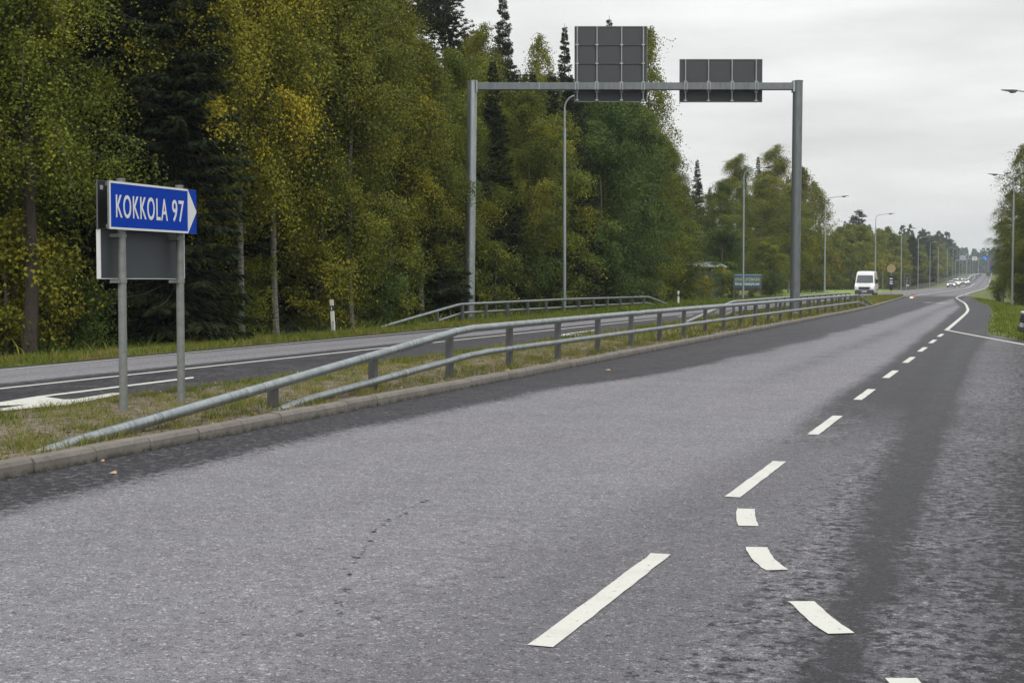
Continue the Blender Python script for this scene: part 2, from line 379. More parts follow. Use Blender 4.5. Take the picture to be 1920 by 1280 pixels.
Q = np.stack([idx[:-1, :-1], idx[:-1, 1:], idx[1:, 1:], idx[1:, :-1]], -1).reshape(-1, 4)
wv = (XC[:-1, 1:] - XC[:-1, :-1] + XC[1:, 1:] - XC[1:, :-1]).reshape(-1); Q = Q[wv > 1e-4]
DR = dryness(XC, YY)
SPK = (.10 + 1.7 * DR * (1 - DR)) * np.clip(45 / np.maximum(YY, 1), .3, 1)
SPK = np.where((XC > -1.5) & (YY > 13) & (YY < 140), np.where(XC > -.9, .4, .15), SPK)
SPK = np.where((XC > -2.6) & (YY <= 13), .16, SPK)
SPK = np.where((XC < -6.2) & (XC > -8), .45, SPK); SPK = np.where((np.abs(XC + .72) < .5) & (YY < 16), .5, SPK)
FLK = .12 + .45 * sm((XC + 1.7) / .8) + .45 * sm((XC + .35) / .6)
FLK = np.where(YY > 13, np.where(XC > -.9, FLK * .75, .3 * sm((XC + 2) / .3)), FLK)
FLK = np.where(XC < -2.0, .10 * sm((12 - YY) / 6), FLK); FLK = np.where((XC > -8) & (XC < -5.2), .95 * (1 - sm((DR - .35) / .6)), FLK)
FLK = np.where(XC < -8, .25 * (DR < .5), FLK) * np.where(YY > 46, .4, 1)
road = npmesh('road', V, Q, ASPH, attr={'dry': ('POINT', DR.ravel()), 'speck': ('POINT', SPK.ravel()), 'fleck': ('POINT', FLK.ravel())}); tag(road, kind='structure')
# terrain
ty = np.concatenate([np.arange(-60, 10, 5), np.arange(10, 200, 1.5), np.arange(200, 700, 12), np.arange(700, 3400, 90)])
tx = np.concatenate([-np.geomspace(1500, 32, 16), np.arange(-30, -14, .4), np.arange(-14, -6, 4), np.arange(-6, 8, .35), np.geomspace(8.5, 1500, 18)])
XX, YY = np.meshgrid(tx, ty); ZZ = terr(XX, YY); dlf = xl(YY) - XX; drt = XX - xr(YY)
ZZ = ZZ + .05 * (np.sin(XX * 1.3 + YY * .7) + np.sin(XX * .5 - YY * .31)) * (np.maximum(dlf, drt) > 1.2) * 1.0
ZZ = np.where((dlf < -.4) & (drt < -.4), ZZ - .25, ZZ)
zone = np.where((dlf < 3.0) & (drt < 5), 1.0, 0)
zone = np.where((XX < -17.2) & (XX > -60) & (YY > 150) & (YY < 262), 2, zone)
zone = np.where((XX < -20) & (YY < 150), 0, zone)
nx = len(tx); ny = len(ty); idx = np.arange(nx * ny).reshape(ny, nx)
Q = np.stack([idx[:-1, :-1], idx[:-1, 1:], idx[1:, 1:], idx[1:, :-1]], -1).reshape(-1, 4)
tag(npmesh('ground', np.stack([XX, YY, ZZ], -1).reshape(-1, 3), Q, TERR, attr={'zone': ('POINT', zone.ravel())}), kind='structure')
# ---- markings (children of the road)
ZM = .005
def strip(mb, pts, w, z=ZM):
    pts = [np.array(p, float) for p in pts]
    if len(pts) == 3:       # short curved dash: smooth it
        A_, B_, C_ = pts; pts = [A_ * (1 - t) * (1 - 2 * t) + B_ * 4 * t * (1 - t) + C_ * t * (2 * t - 1) for t in np.linspace(0, 1, 9)]
    if len(pts) == 2 and pts[0][1] < 20 and np.hypot(*(pts[1] - pts[0])) < 4: pts = [pts[0] + (pts[1] - pts[0]) * t for t in np.linspace(0, 1, 16)]
    fine = len(pts) in (9, 16); je = np.random.RandomState(int(abs(pts[0][1]) * 100)).randn(len(pts), 2) * (.0022 if fine else 0)
    for i in range(len(pts) - 1):
        a, b = pts[i], pts[i + 1]
        ta = pts[min(i + 1, len(pts) - 1)] - pts[max(i - 1, 0)]; tb = pts[min(i + 2, len(pts) - 1)] - pts[i]
        na = np.array([-ta[1], ta[0]]) / np.hypot(*ta) * w / 2; nb = np.array([-tb[1], tb[0]]) / np.hypot(*tb) * w / 2
        P = [a + na * (1 + je[i, 0] / w * 2), a - na * (1 + je[i, 1] / w * 2), b - nb * (1 + je[i + 1, 1] / w * 2), b + nb * (1 + je[i + 1, 0] / w * 2)]
        mb.poly([(p[0], p[1], float(prof(p[1])) + z) for p in P][::-1] if False else [(p[0], p[1], float(prof(p[1])) + z) for p in P])
mb = MB()
for y0, y1 in [(5.5, 7.6), (9.78, 11.86), (14.05, 16.1), (18.36, 20.24), (22.66, 24.6), (27, 29.1), (31.4, 33.5), (35.8, 37.9), (40, 42.1), (1.2, 3.3)]:
    strip(mb, [(-1.80, y0), (-1.79, y1)], .11)
mb.build('dashed_line', MARK, road)
mb = MB()
strip(mb, [(-1.62, 9.3), (-1.57, 9.0), (-1.49, 8.65)], .12)
strip(mb, [(-1.33, 7.97), (-1.24, 7.65), (-1.12, 7.37)], .12)
strip(mb, [(-.90, 6.68), (-.79, 6.4), (-.66, 6.12)], .12)
strip(mb, [(-.37, 5.5), (-.25, 5.2), (-.1, 4.95)], .12)
mb.build('turning_guide_line', MARK, road)
mb = MB(); strip(mb, [(-1.82, 45.3), (-1.84, 52), (-1.87, 60), (-1.92, 70), (-2.05, 78), (-2.25, 84), (-2.55, 93), (-3.0, 104), (-3.6, 115), (-4.23, 127), (-4.6, 135), (-4.75, 150), (-4.85, 165)], .135)
fy = np.arange(165, 1000, 25); strip(mb, [(float(xr(y)) - .45, y) for y in fy], .15); mb.build('edge_line', MARK, road)
mb = MB(); strip(mb, [(-1.80, 45.4), (-.72, 40.4), (.33, 35.7), (2.3, 27.5)], .12); mb.build('corner_line', MARK, road)
mb = MB(); strip(mb, [(float(xl(y)) + .45, y) for y in np.arange(-10, 300, 5)], .10); mb.build('left_edge_line', MARK, road)
mb = MB(); strip(mb, [(-13.3, -5), (-13.28, 20), (-13.22, 55)], .13)
for y in range(59, 130, 8): strip(mb, [(-13.2, y), (-13.2, y + 3)], .13)
mb.build('lane_line', MARK, road)
mb = MB()
for y in range(165, 560, 9): c = float((xl(y) + xr(y)) / 2); strip(mb, [(c - .9, y), (c - .9, y + 5)], .16)
strip(mb, [(float((xl(y) + xr(y)) / 2) + .9, y) for y in range(160, 420, 12)], .18)
strip(mb, [gp(1732.5, 567), gp(1748.5, 567)], 1.3); strip(mb, [gp(1754, 568), gp(1771, 568)], 1.4)
mb.build('far_lane_marking', MARK, road)
ar = [(-60, 763.5), (0, 754.3), (68.8, 743.2), (363, 706.6), (363, 709.3), (84, 744), (120.4, 749.2), (141, 748.4), (209.8, 737.2), (227, 736.7), (227, 739.3), (146, 755.6), (120, 759.5), (0, 770.7), (-60, 777), (-60, 773), (0, 766.2), (51.6, 758.7)]
ar = [gp(*p) for p in ar]
for dy in (0, 23.2):
    mb = MB(); mb.poly([(x, y + dy, ZM) for x, y in ar]); o = mb.build('turn_arrow', MARK, road)
    import bmesh
    bm = bmesh.new(); bm.from_mesh(o.data); bmesh.ops.triangulate(bm, faces=bm.faces[:]); bm.to_mesh(o.data); bm.free()
r9 = np.random.RandomState(19); mb = MB()
for px, py in [(800, 938), (790, 945), (778, 951), (762, 961), (748, 968), (730, 976), (716, 984), (705, 994), (700, 1003), (692, 1012), (684, 1030), (672, 1045), (668, 1052), (655, 1080), (650, 1100), (640, 1130), (636, 1150), (560, 1190)]:
    for k in range(4):
        x, y = gp(px + r9.randn() * 3, py + r9.randn() * 3); q = .005 + .010 * r9.rand(); mb.poly([(x + math.cos(a) * q * (.6 + .7 * r9.rand()), y + math.sin(a) * q * (.8 + .7 * r9.rand()), .004) for a in np.arange(7) * .9])
mb.build('tar_drips', m_plain('tar', (.095, .095, .10), .7), road)
# ---- median island
def mr(y): return ip(y, [-20, 70, 86, 125, 138, 143], [-7.33, -7.33, -7.6, -8.86, -9.4, -9.75])   # inner side of kerb
def ml(y): return ip(y, [-20, 24, 50, 80, 132, 140, 143], [-10.3, -10.45, -10.9, -12.6, -12.7, -12.1, -11.2])
my = np.concatenate([np.arange(-12, 40, .3), np.arange(40, 143.1, 1)]); u = np.linspace(0, 1, 26)
UU, YY = np.meshgrid(u, my); XX = ml(YY) + (mr(YY) - ml(YY)) * UU
ZZ = np.where(UU == 0, -.02, .085 + .035 * np.sin(UU * PI)) + np.where((UU > 0) & (UU < .97), .02 * (rs.rand(*UU.shape) - .5), 0)
ZZ = np.where((UU > 0) & (UU < .1), .05, ZZ); ZZ = np.where(YY > 142.5, -.02, ZZ)
nx = len(u); idx = np.arange(nx * len(my)).reshape(-1, nx)
Q = np.stack([idx[:-1, :-1], idx[:-1, 1:], idx[1:, 1:], idx[1:, :-1]], -1).reshape(-1, 4)
tag(npmesh('median_island', np.stack([XX, YY, ZZ], -1).reshape(-1, 3), Q, SOIL), kind='structure')
mb = MB(); y = -6.0
rnd = random.Random(3)
while y < 142.5:
    ln = .80 + (0 if y < 60 else .2)
    y2 = y + ln; g = .011 + rnd.random() * .012; dx = (rnd.random() - .5) * .014; dz = (rnd.random() - .5) * .008
    xa = float(mr(y)) + dx; xb = float(mr(y2)) + dx; w = .15; zt = .118 + dz; bv = .022
    prf = [(0, -.05), (w + .002, -.05), (w, zt - bv * 1.6), (w - bv, zt - .004), (w - bv * 1.5, zt), (0, zt)]
    a = [(xa + px_, y + g, pz) for px_, pz in prf]; b = [(xb + px_, y2, pz) for px_, pz in prf]; n = len(prf)
    mb.add(a + b, [tuple(range(n)), tuple(range(2 * n - 1, n - 1, -1))] + [(i, i + n, (i + 1) % n + n, (i + 1) % n) for i in range(n)])
    y = y2
tag(mb.build('kerb', KERB), kind='structure')

# ------------------------------------------------------------------ grass and litter
def blades(name, pts, hgt, wid, lean, mt, tintv, kind_label=None, seed=1):
    r = np.random.RandomState(seed); n = len(pts); a = r.rand(n) * 2 * PI; la = r.rand(n) * 2 * PI; ln = lean * (.3 + r.rand(n)) * hgt
    wx = np.cos(a) * wid / 2; wy = np.sin(a) * wid / 2
    b = pts; tip = b + np.stack([np.cos(la) * ln, np.sin(la) * ln, hgt], 1)
    mid = b + np.stack([np.cos(la) * ln * .35, np.sin(la) * ln * .35, hgt * .6], 1)
    wv = np.stack([wx, wy, 0 * wx], 1)
    v = np.stack([b - wv, b + wv, mid + wv * .7, mid - wv * .7, tip], 1).reshape(-1, 3)
    k = np.arange(n)[:, None] * 5
    q = np.concatenate([k + [0, 1, 2], k + [0, 2, 3], k + [3, 2, 4]], 0)
    o = npmesh(name, v, q, mt, attr={'tint': ('FACE', np.tile(tintv, 3))}, tri=True); return o
def nf(x, y, s=1.0):
    return (np.sin(x * 1.7 * s + 1.3 * np.sin(y * .9 * s)) + np.sin(y * 1.1 * s + 1.9 * np.sin(x * .8 * s + 2)) + np.sin((x + y) * 2.3 * s)) / 3
def tufts(n, xf0, xf1, y0, y1, per, rad, seed, ypow=1.0):
    r = np.random.RandomState(seed); yy = y0 + (y1 - y0) * r.rand(n) ** ypow; xx = xf0(yy) + (xf1(yy) - xf0(yy)) * r.rand(n)
    keep = r.rand(n) < .14 + .9 * (nf(xx, yy, 4.0) > 0) * (.5 + .5 * (nf(xx, yy, 1.1) > -.2)); xx = xx[keep]; yy = yy[keep]; m = len(xx)
    size = .5 + r.rand(m); tt = r.rand(m)
    X = np.repeat(xx, per) + r.randn(m * per) * rad * np.repeat(size, per); Y = np.repeat(yy, per) + r.randn(m * per) * rad * np.repeat(size, per)
    return X, Y, np.repeat(size, per), np.repeat(tt, per), r
def mk(name, n, x0, x1, y0, y1, per, rad, seed, zf, h, w, lean, mt, tb, ypow=1.0, clipx=None):
    X, Y, sz, tt, r = tufts(n, x0, x1, y0, y1, per, rad, seed, ypow)
    if clipx: k = (X > clipx[0](Y)) & (X < clipx[1](Y)); X, Y, sz, tt = X[k], Y[k], sz[k], tt[k]
    hh = h * sz * (.4 + .9 * r.rand(len(X))); P = np.stack([X, Y, zf(X, Y)], 1)
    return blades(name, P, hh, w * (.7 + .6 * r.rand(len(X))), lean, mt, np.clip(tb * tt + .45 * r.rand(len(X)) + .15 * nf(X, Y, .8), 0, 1), seed=seed)
mz = lambda X, Y: np.full(len(X), .08)
mlf = lambda y: ml(y) + .12 + .22 * (1 - sm((y - 16) / 8)); mrf = lambda y: mr(y) - .03
tag(mk('median_grass', 11000, mlf, mrf, 4, 34, 16, .045, 11, mz, .085, .0065, .9, GRASS_D, .38, 1.15, (mlf, mrf)), 'short dry yellow-green grass tufts on the median', 'grass', kind='stuff')
tag(mk('median_grass', 8000, mlf, mrf, 32, 143, 14, .09, 12, mz, .13, .02, .7, GRASS_D, .35, 1, (mlf, mrf)), 'thick green-brown grass on the far part of the median', 'grass', kind='stuff')
lz = lambda X, Y: terr(X, Y) - .01
tag(mk('verge_grass', 11000, lambda y: xl(y) - 3.4, lambda y: xl(y) + .03, 12, 62, 14, .07, 13, lz, .13, .014, .9, GRASS_G, .75), 'green grass verge beside the far carriageway under the forest', 'grass', kind='stuff')
tag(mk('verge_grass', 8500, lambda y: xl(y) - 3.6, lambda y: xl(y) + .03, 60, 150, 12, .12, 14, lz, .2, .03, .7, GRASS_G, .45), 'green grass verge around the lamp posts and the far rail', 'grass', kind='stuff')
tag(mk('verge_grass', 12500, lambda y: xr(y) + .16, lambda y: xr(y) + 9, 34, 130, 12, .12, 15, lz, .13, .024, .9, GRASS_G, .6), 'lush green grass right of the road by the birches', 'grass', kind='stuff')
tag(mk('forest_undergrowth', 2600, lambda y: xl(y) - 9, lambda y: xl(y) - 2.6, 12, 115, 14, .22, 16, lz, .32, .035, 1.1, LEAF_B, .75), 'low dark weeds and ferns on the forest floor', 'undergrowth', kind='stuff')
# litter on the median
r = np.random.RandomState(8); n = 2600; yy = 5 + 40 * r.rand(n) ** 1.3; xx = ml(yy) + .1 + (mr(yy) - ml(yy) - .15) * r.rand(n)
c = np.stack([xx, yy, np.full(n, .105)], 1); a = r.rand(n) * 2 * PI; s = .012 + .022 * r.rand(n)
ax = np.stack([np.cos(a) * s, np.sin(a) * s, (r.rand(n) - .5) * s], 1); bx = np.stack([-np.sin(a) * s * .6, np.cos(a) * s * .6, (r.rand(n) - .3) * s], 1)
v = np.stack([c - ax, c + bx, c + ax, c - bx], 1).reshape(-1, 3)
LITTER = m_leaf('litter', [(0, (.10, .06, .03)), (.5, (.28, .18, .09)), (.8, (.38, .30, .20)), (1, (.5, .36, .08))], .1, .8)
tag(npmesh('leaf_litter', v, np.arange(4 * n).reshape(-1, 4), LITTER, attr={'tint': ('FACE', r.rand(n))}), 'scattered dead leaves and pale gravel on the median', 'leaves', kind='stuff')
for px, py, s, lab in ((212, 889, .035, 'pale fallen leaf on the asphalt near the kerb stones at left'), (1140, 695, .05, 'small pale leaf on the dark asphalt strip along the kerb, mid road'), (192, 866, .022, 'tiny leaf in the gutter right beside a kerb joint')):
    x, y = gp(px, py); mb = MB(); P = []
    for k in range(9):
        t = k / 8; wv = math.sin(t * PI) * .38; P.append((t, wv))
    top = [(x + (t - .5) * s * 2, y + w_ * s * 2, .008 + .012 * math.sin(t * 3) + .4 * w_ * s) for t, w_ in P]; bot = [(x + (t - .5) * s * 2, y - w_ * s * 1.6, .008 + .3 * w_ * s) for t, w_ in P[1:-1]][::-1]
    mb.poly(top + bot); tag(mb.build('fallen_leaf', m_plain('leaf_pale', (.42, .27, .15), .8)), lab, 'leaf')

# ------------------------------------------------------------------ guard rails
def rail(name, label, X, pts_u, pts_l, posts, ru=.055, rl=.047, group='tubular steel guard rails', side=1, ground=None):
    t = thing(name, (X, pts_u[0][0], 0), label, 'guard rail', group)
    ox, oy = X, pts_u[0][0]
    def line(P, r, nm):
        mb = MB(); pp = []
        for i, (y, z) in enumerate(P):
            if 0 < i < len(P) - 1:      # round the bends a little
                y0, z0 = P[i - 1]; y2, z2 = P[i + 1]
                for k in (-1, 0, 1):
                    if k < 0: q = .35 / max(abs(y - y0), .4); pp.append((0, y + (y0 - y) * q - oy, z + (z0 - z) * q))
                    elif k > 0: q = .35 / max(abs(y2 - y), .4); pp.append((0, y + (y2 - y) * q - oy, z + (z2 - z) * q))
                    else: pp.append((0, y - oy, z - .012))
            else: pp.append((0, y - oy, z))
        mb.tube(pp, r, 16); o = mb.build(nm, RAILM, t, True)
        zf = [p[0] for p in P], [p[1] for p in P]
        yj = P[0][0] + 3.55
        while yj < P[-1][0] - 3:
            z = ip(yj, *zf); z2 = ip(yj + .02, *zf); ja = MB(); ja.tube([(0, yj - oy, z), (0, yj + .09 - oy, z + (z2 - z) * 4.5)], r + .004, 16); ja.build('joint_sleeve', GALV, o, True); yj += 6.0
        return zf
    zu = line(pts_u, ru, 'upper_rail'); zl = line(pts_l, rl, 'lower_rail')
    for y in posts:
        top = float(ip(y, *zu)) + .0
        zg = .03 if ground is None else ground
        mb = MB(); xo = -side * (ru + .035); w = .05
        # C-shaped rolled post: web and two flanges
        mb.box(xo - .045, xo + .045, y - oy - w, y - oy - w + .008, zg - .1, top); mb.box(xo - .045, xo - .037, y - oy - w + .008, y - oy + w, zg - .1, top - .002); mb.box(xo + .037, xo + .045, y - oy - w + .008, y - oy + w, zg - .1, top - .002)
        mb.box(xo + .020, xo + .036, y - oy + w - .012, y - oy + w, zg - .1, top - .003); mb.box(xo - .036, xo - .020, y - oy + w - .012, y - oy + w, zg - .1, top - .003)
        mb.box(min(xo, 0), max(xo, 0), y - oy - .03, y - oy + .03, top - .045, top - .005)
        mb.build('rail_post', GALVP, t)
    return t
py = [13.96 + 2.63 * i for i in range(28)]
rail('guard_rail', 'long two-tube steel guard rail on the median, nearest to the viewer', -7.60,
     [(9.62, .03), (9.95, .085), (19.6, .79), (30, .81), (50, .79), (77.5, .76), (85.6, .12), (86.2, .05)], [(13.8, .05), (14.4, .13), (20.2, .41), (40, .42), (77.5, .39), (82.5, .12), (83.2, .05)], py)
rail('guard_rail', 'two-tube guard rail on the far side of the median behind the gantry post', -10.1,
     [(45.6, .04), (46.2, .13), (54.6, .70), (75, .73), (96.5, .72), (103, .05)], [(50.8, .04), (51.5, .11), (54.7, .33), (96.5, .35), (100, .05)], [54.4 + 2.63 * i for i in range(16)] + [51.8, 99.2], side=-1)
rail('guard_rail', 'two-tube guard rail on the grass verge in front of the forest', -20.1,
     [(43.6, -.12), (44.4, -.02), (51.3, .60), (66, .63), (81.7, .58), (88.3, -.1)], [(48.0, -.12), (48.6, -.02), (51.6, .27), (81.5, .23), (85.4, -.1)], [48.8] + [51.4 + 2.63 * i for i in range(12)] + [84.6], ground=-.1, side=-1)

# ------------------------------------------------------------------ text helper
def text_mesh(body, size, mt, parent, name, M, extr=.002, sp_=1.0, off=0.0, width=None):
    cu = bpy.data.curves.new('txt', 'FONT'); cu.body = body; cu.size = size; cu.extrude = extr; cu.offset = off; cu.align_x = 'LEFT'; cu.space_character = sp_
    to = bpy.data.objects.new('txt', cu); C.objects.link(to); dg = bpy.context.evaluated_depsgraph_get(); dg.update()
    me = bpy.data.meshes.new_from_object(to.evaluated_get(dg)); bpy.data.objects.remove(to); me.name = name
    co = np.zeros(len(me.vertices) * 3); me.vertices.foreach_get('co', co); co = co.reshape(-1, 3)
    mn = co.min(0); mx = co.max(0); co[:, 0] -= mn[0]
    if width: co[:, 0] *= width / (mx[0] - mn[0])
    me.vertices.foreach_set('co', co.ravel()); me.update(); me.materials.clear(); me.materials.append(mt)
    o = bpy.data.objects.new(name, me); C.objects.link(o); o.parent = parent; o.matrix_local = M; return o
# ------------------------------------------------------------------ the blue direction sign
t = thing('direction_sign', (-8.83, 13.42, .1), 'blue arrow sign reading KOKKOLA 97 on two galvanised posts on the median', 'road sign')
ox, oy, oz = -8.83, 13.42, .1
for y in (12.80, 13.91):
    mb = MB(); mb.tube([(0, y - oy, -.2), (0, y - oy, 2.46)], .044, 18); mb.tube([(0, y - oy, 2.46), (0, y - oy, 2.475)], .047, 18); p = mb.build('post', GALVS, t, True)
    for z in (1.96, 1.48):
        mb = MB(); mb.tube([(0, y - oy, z - oz + .0), (0, y - oy, z - oz + .035)], .052, 16); mb.box(-.10, .02, y - oy - .075, y - oy - .045, z - oz, z - oz + .035); mb.box(-.1, -.04, y - oy - .06, y - oy + .09, z - oz, z - oz + .035); mb.build('clamp', GALVS, p, True)
mb = MB()
Y0, Y1, Z0, Z1 = 12.45 - oy, 14.11 - oy, 2.035 - oz, 2.53 - oz; XB = .075
mb.box(XB, XB + .0205, Y0, Y1, Z0, Z1, 0); bp = mb.build('sign_panel', GALVS, t); mb = MB(); mb.box(XB + .0206, XB + .022, Y0 + .003, Y1 - .002, Z0 + .003, Z1 - .003); mb.build('blue_face', BLUE, bp)
mb = MB()   # white rim + edges
YA = 13.925 - oy; e = .022; xf = XB + .0225
def plate(mb, P, x0, x1):
    n = len(P); mb.add([(x0, a, b) for a, b in P] + [(x1, a, b) for a, b in P], [tuple(range(n))[::-1], tuple(range(n, 2 * n))] + [(i, (i + 1) % n, (i + 1) % n + n, i + n) for i in range(n)])
plate(mb, [(Y0, Z0), (YA, Z0), (YA, Z0 + e), (Y0 + e, Z0 + e)], xf, xf + .003); plate(mb, [(Y0, Z0), (Y0 + e, Z0 + e), (Y0 + e, Z1 - e), (Y0, Z1)], xf, xf + .003)
plate(mb, [(Y0, Z1), (Y0 + e, Z1 - e), (YA, Z1 - e), (YA, Z1)], xf, xf + .003)
mb.build('white_border', WHITE, bp)
mb = MB(); plate(mb, [(YA, Z0 + .002), (Y1 - .004, (Z0 + Z1) / 2), (YA, Z1 - .002)], xf, xf + .0034); mb.build('arrow_head', WHITE, bp)
M = Matrix.Translation((xf + .001, 12.565 - oy, 2.162 - oz)) @ Matrix(((0, 0, 1, 0), (1, 0, 0, 0), (0, 1, 0, 0), (0, 0, 0, 1)))
text_mesh('KOKKOLA', .335, WHITE, bp, 'lettering', M, .0015, sp_=1.16, off=.003, width=.955)
M2 = Matrix.Translation((xf + .001, 13.61 - oy, 2.162 - oz)) @ Matrix(((0, 0, 1, 0), (1, 0, 0, 0), (0, 1, 0, 0), (0, 0, 0, 1)))
text_mesh('97', .335, WHITE, bp, 'lettering', M2, .0015, sp_=1.12, off=.003, width=.235)
for u0 in (Z0 + .01, Z1 - .05): mb = MB(); mb.box(XB - .03, XB - .001, Y0 + .01, Y1 - .05, u0, u0 + .04); mb.build('mounting_rail', GALVP, bp)
mb = MB(); mb.box(-.115, -.095, 12.53 - oy, 14.18 - oy, 2.05 - oz, 2.54 - oz, 0, .003); rp = mb.build('rear_panel', SBACKD, t); rp['label'] = 'nearly black back of the upper panel'
mb = MB(); e = .008; A, B, Cz, D = 12.53 - oy, 14.18 - oy, 2.05 - oz, 2.54 - oz
mb.box(-.114, -.096, A - e * .5, A - .0005, Cz - e, D + e); mb.box(-.118, -.092, A, B, D + .0005, D + e); mb.box(-.118, -.092, A, B, Cz - e, Cz - .0005); mb.build('panel_rim', GALVP, rp)
mb = MB(); mb.box(-.0945, -.0925, A + .035, A + .085, D - .09, D - .045); mb.build('sticker', m_plain('sticker', (.35, .38, .42), .4), rp)
mb = MB(); mb.box(-.115, -.095, 12.56 - oy, 14.14 - oy, 1.53 - oz, 2.038 - oz, 0, .003); rp = mb.build('lower_panel', SBACKG, t); rp['label'] = 'grey back of the lower panel'
mb = MB(); A, B, Cz, D = 12.56 - oy, 14.14 - oy, 1.53 - oz, 2.038 - oz
mb.box(-.135, -.088, A - .012, A - .0005, Cz - .006, D); mb.box(-.12, -.09, A, B, Cz - .008, Cz - .0005); mb.box(-.12, -.09, B + .0005, B + .012, Cz, D); mb.build('panel_rim', WHITE, rp)

# ------------------------------------------------------------------ gantry
GD = 59.6
def gl(px, py, d=GD): return at(px, py, d)
gL = gl(880.5, 600); gR = gl(1490, 600); base = Vector((gR.x, gR.y, 0)); gx = Vector((gR.x - gL.x, gR.y - gL.y, 0)).normalized(); gy = Vector((-gx.y, gx.x, 0))
ang = math.atan2(gx.y, gx.x)
gt = thing('sign_gantry', (gR.x, gR.y, 0), 'large galvanised portal gantry with two dark sign backs over the far carriageway', 'sign gantry', rz=ang)
ppm = F / GD
def lx(px): return -(1490 - px) / ppm
def lzz(py): return H + (527 - py) / ppm
wid = -lx(880.5) * -1
for X, zb, tilt in ((lx(880.5), -.15, .12), (0, .02, .05)):
    mb = MB(); mb.tube([(X, 0, zb), (X + tilt * .6, 0, 6), (X + tilt, 0, lzz(156))], .205, 28); mb.tube([(X + tilt, 0, lzz(156)), (X + tilt, 0, lzz(154.6))], .222, 28); p = mb.build('gantry_post', [GALVD if X == 0 else GALV], gt, True)
    mb = MB(); mb.box(X - .3, X + .3, -.3, .3, zb - .02, zb + .04); mb.tube([(X, 0, zb + .05), (X, 0, zb + .2)], [.25, .21], 24); mb.build('base_plate', GALVD, p)
    mb = MB(); mb.tube([(X + tilt * .52, 0, 5.2), (X + tilt * .53, 0, 5.23)], .208, 28); mb.build('weld_seam', GALVD, p, True)
    if X < -1: 
        pass
x0 = lx(880.5) + .12 + .18; x1 = -.12; zc = lzz(165.2); hb = .295
mb = MB(); mb.box(x0, x1, -.14, .14, zc - hb / 2, zc + hb / 2, 0, .012); bm_ = mb.build('crossbeam', GALVD, gt)
for u0, u1 in ((x0 - .02, x0 + .04), (x1 - .06, x1 + .02)): mb = MB(); mb.box(u0, u1, -.19, .19, zc - .24, zc + .22); mb.build('end_flange', GALV, bm_)
for u0 in (x0 + 2.6, x1 - 3.6): mb = MB(); mb.box(u0, u0 + .02, -.142, .142, zc - hb / 2 - .002, zc + hb / 2 + .002); mb.build('joint', GALV, bm_)
for (a, b, t0, b0, tubes, bars, lab) in ((1077, 1212.5, 52, 192, (1081.6, 1118.5, 1164.5, 1205), (87, 121.5), 'tall square sign back of nine fields'), (1273.5, 1428, 113, 193, (1284, 1327, 1371, 1416), (155,), 'low wide sign back')):
    X0, X1 = lx(a), lx(b); Zt, Zb = lzz(t0), lzz(b0); ny_ = .30
    mb = MB(); mb.box(X0, X1, ny_, ny_ + .03, Zb, Zt); sp_ = mb.build('sign_panel', SBACK, gt); sp_['label'] = lab
    mb = MB(); e = .03
    mb.box(X0 - .006, X0 + .012, ny_ - e, ny_ + .034, Zb, Zt); mb.box(X1 - .012, X1 + .006, ny_ - e, ny_ + .034, Zb, Zt); mb.box(X0 + .012, X1 - .012, ny_ - e, ny_ - .001, Zt - .018, Zt + .004); mb.box(X0 + .012, X1 - .012, ny_ - e, ny_ - .001, Zb - .004, Zb + .018); mb.build('panel_frame', m_plain('edge_aluminium', (.22, .26, .25), .4, .3), sp_)
    for q in bars: mb = MB(); mb.box(X0 + .013, X1 - .013, ny_ - .03, ny_ - .002, lzz(q) - .016, lzz(q) + .016); mb.build('stiffener', SBACK, sp_)
    for q in tubes:
        mb = MB(); xq = lx(q); mb.tube([(xq, .21, Zb + .05), (xq, .21, Zt - .01)], .034, 12); tb = mb.build('mounting_tube', GALV, sp_, True)
        for z in [lzz(q2) for q2 in bars] + [zc + .2, zc - .19, Zb + .06]:
            mb = MB(); mb.box(xq - .065, xq + .065, .165, .27, z - .028, z + .028); mb.build('clamp', GALV, tb)
        for u0 in (xq - .10, xq + .01): mb = MB(); mb.box(u0, u0 + .03, -.165, -.142, zc - .17, zc + .17); mb.build('strap', GALV, tb)

# ------------------------------------------------------------------ street lamps
def lamp_proto(armlen, hp=10.7):
    t = bpy.data.objects.new('street_lamp', None); C.objects.link(t)
    mb = MB(); mb.tube([(0, 0, -.6), (0, 0, 8.9)], [.088, .066], 16); mb.tube([(0, 0, 8.86), (0, 0, 8.98)], .078, 16); mb.tube([(0, 0, .55), (0, 0, .57)], .091, 16); p = mb.build('pole', POLE, t, True)
    mb = MB(); mb.box(.083, .092, -.035, .035, .75, 1.15); mb.build('service_door', GALV, p)
    pts = [(0, 0, 8.9), (0, 0, hp - .75)]
    for k in range(1, 7): a = k / 6 * R(84); pts.append((.6 * (1 - math.cos(a)), 0, hp - .75 + .6 * math.sin(a)))
    pts.append((armlen - .45, 0, hp - .03)); mb = MB(); mb.tube(pts, [.045] * 2 + [.04] * 6 + [.034], 12); mb.build('arm', POLE, t, True)
    mb = MB(); L_ = armlen - .5
    P = [(L_, -.02), (L_ + .10, -.09), (L_ + .32, -.10), (L_ + .42, -.02), (L_ + .78, .065), (L_ + .78, .085), (L_ + .2, .055), (L_, .04)]
    n = len(P); yw = [.05, .11, .12, .13, .09, .09, .1, .05]
    v = [(x, -w, z + hp - .04) for (x, z), w in zip(P, yw)] + [(x, w, z + hp - .04) for (x, z), w in zip(P, yw)]
    mb.add(v, [tuple(range(n)), tuple(range(2 * n - 1, n - 1, -1))] + [(i, i + n, (i + 1) % n + n, (i + 1) % n) for i in range(n)]); hd = mb.build('lamp_head', DARKLAMP, t)
    return t
LP = lamp_proto(2.2)
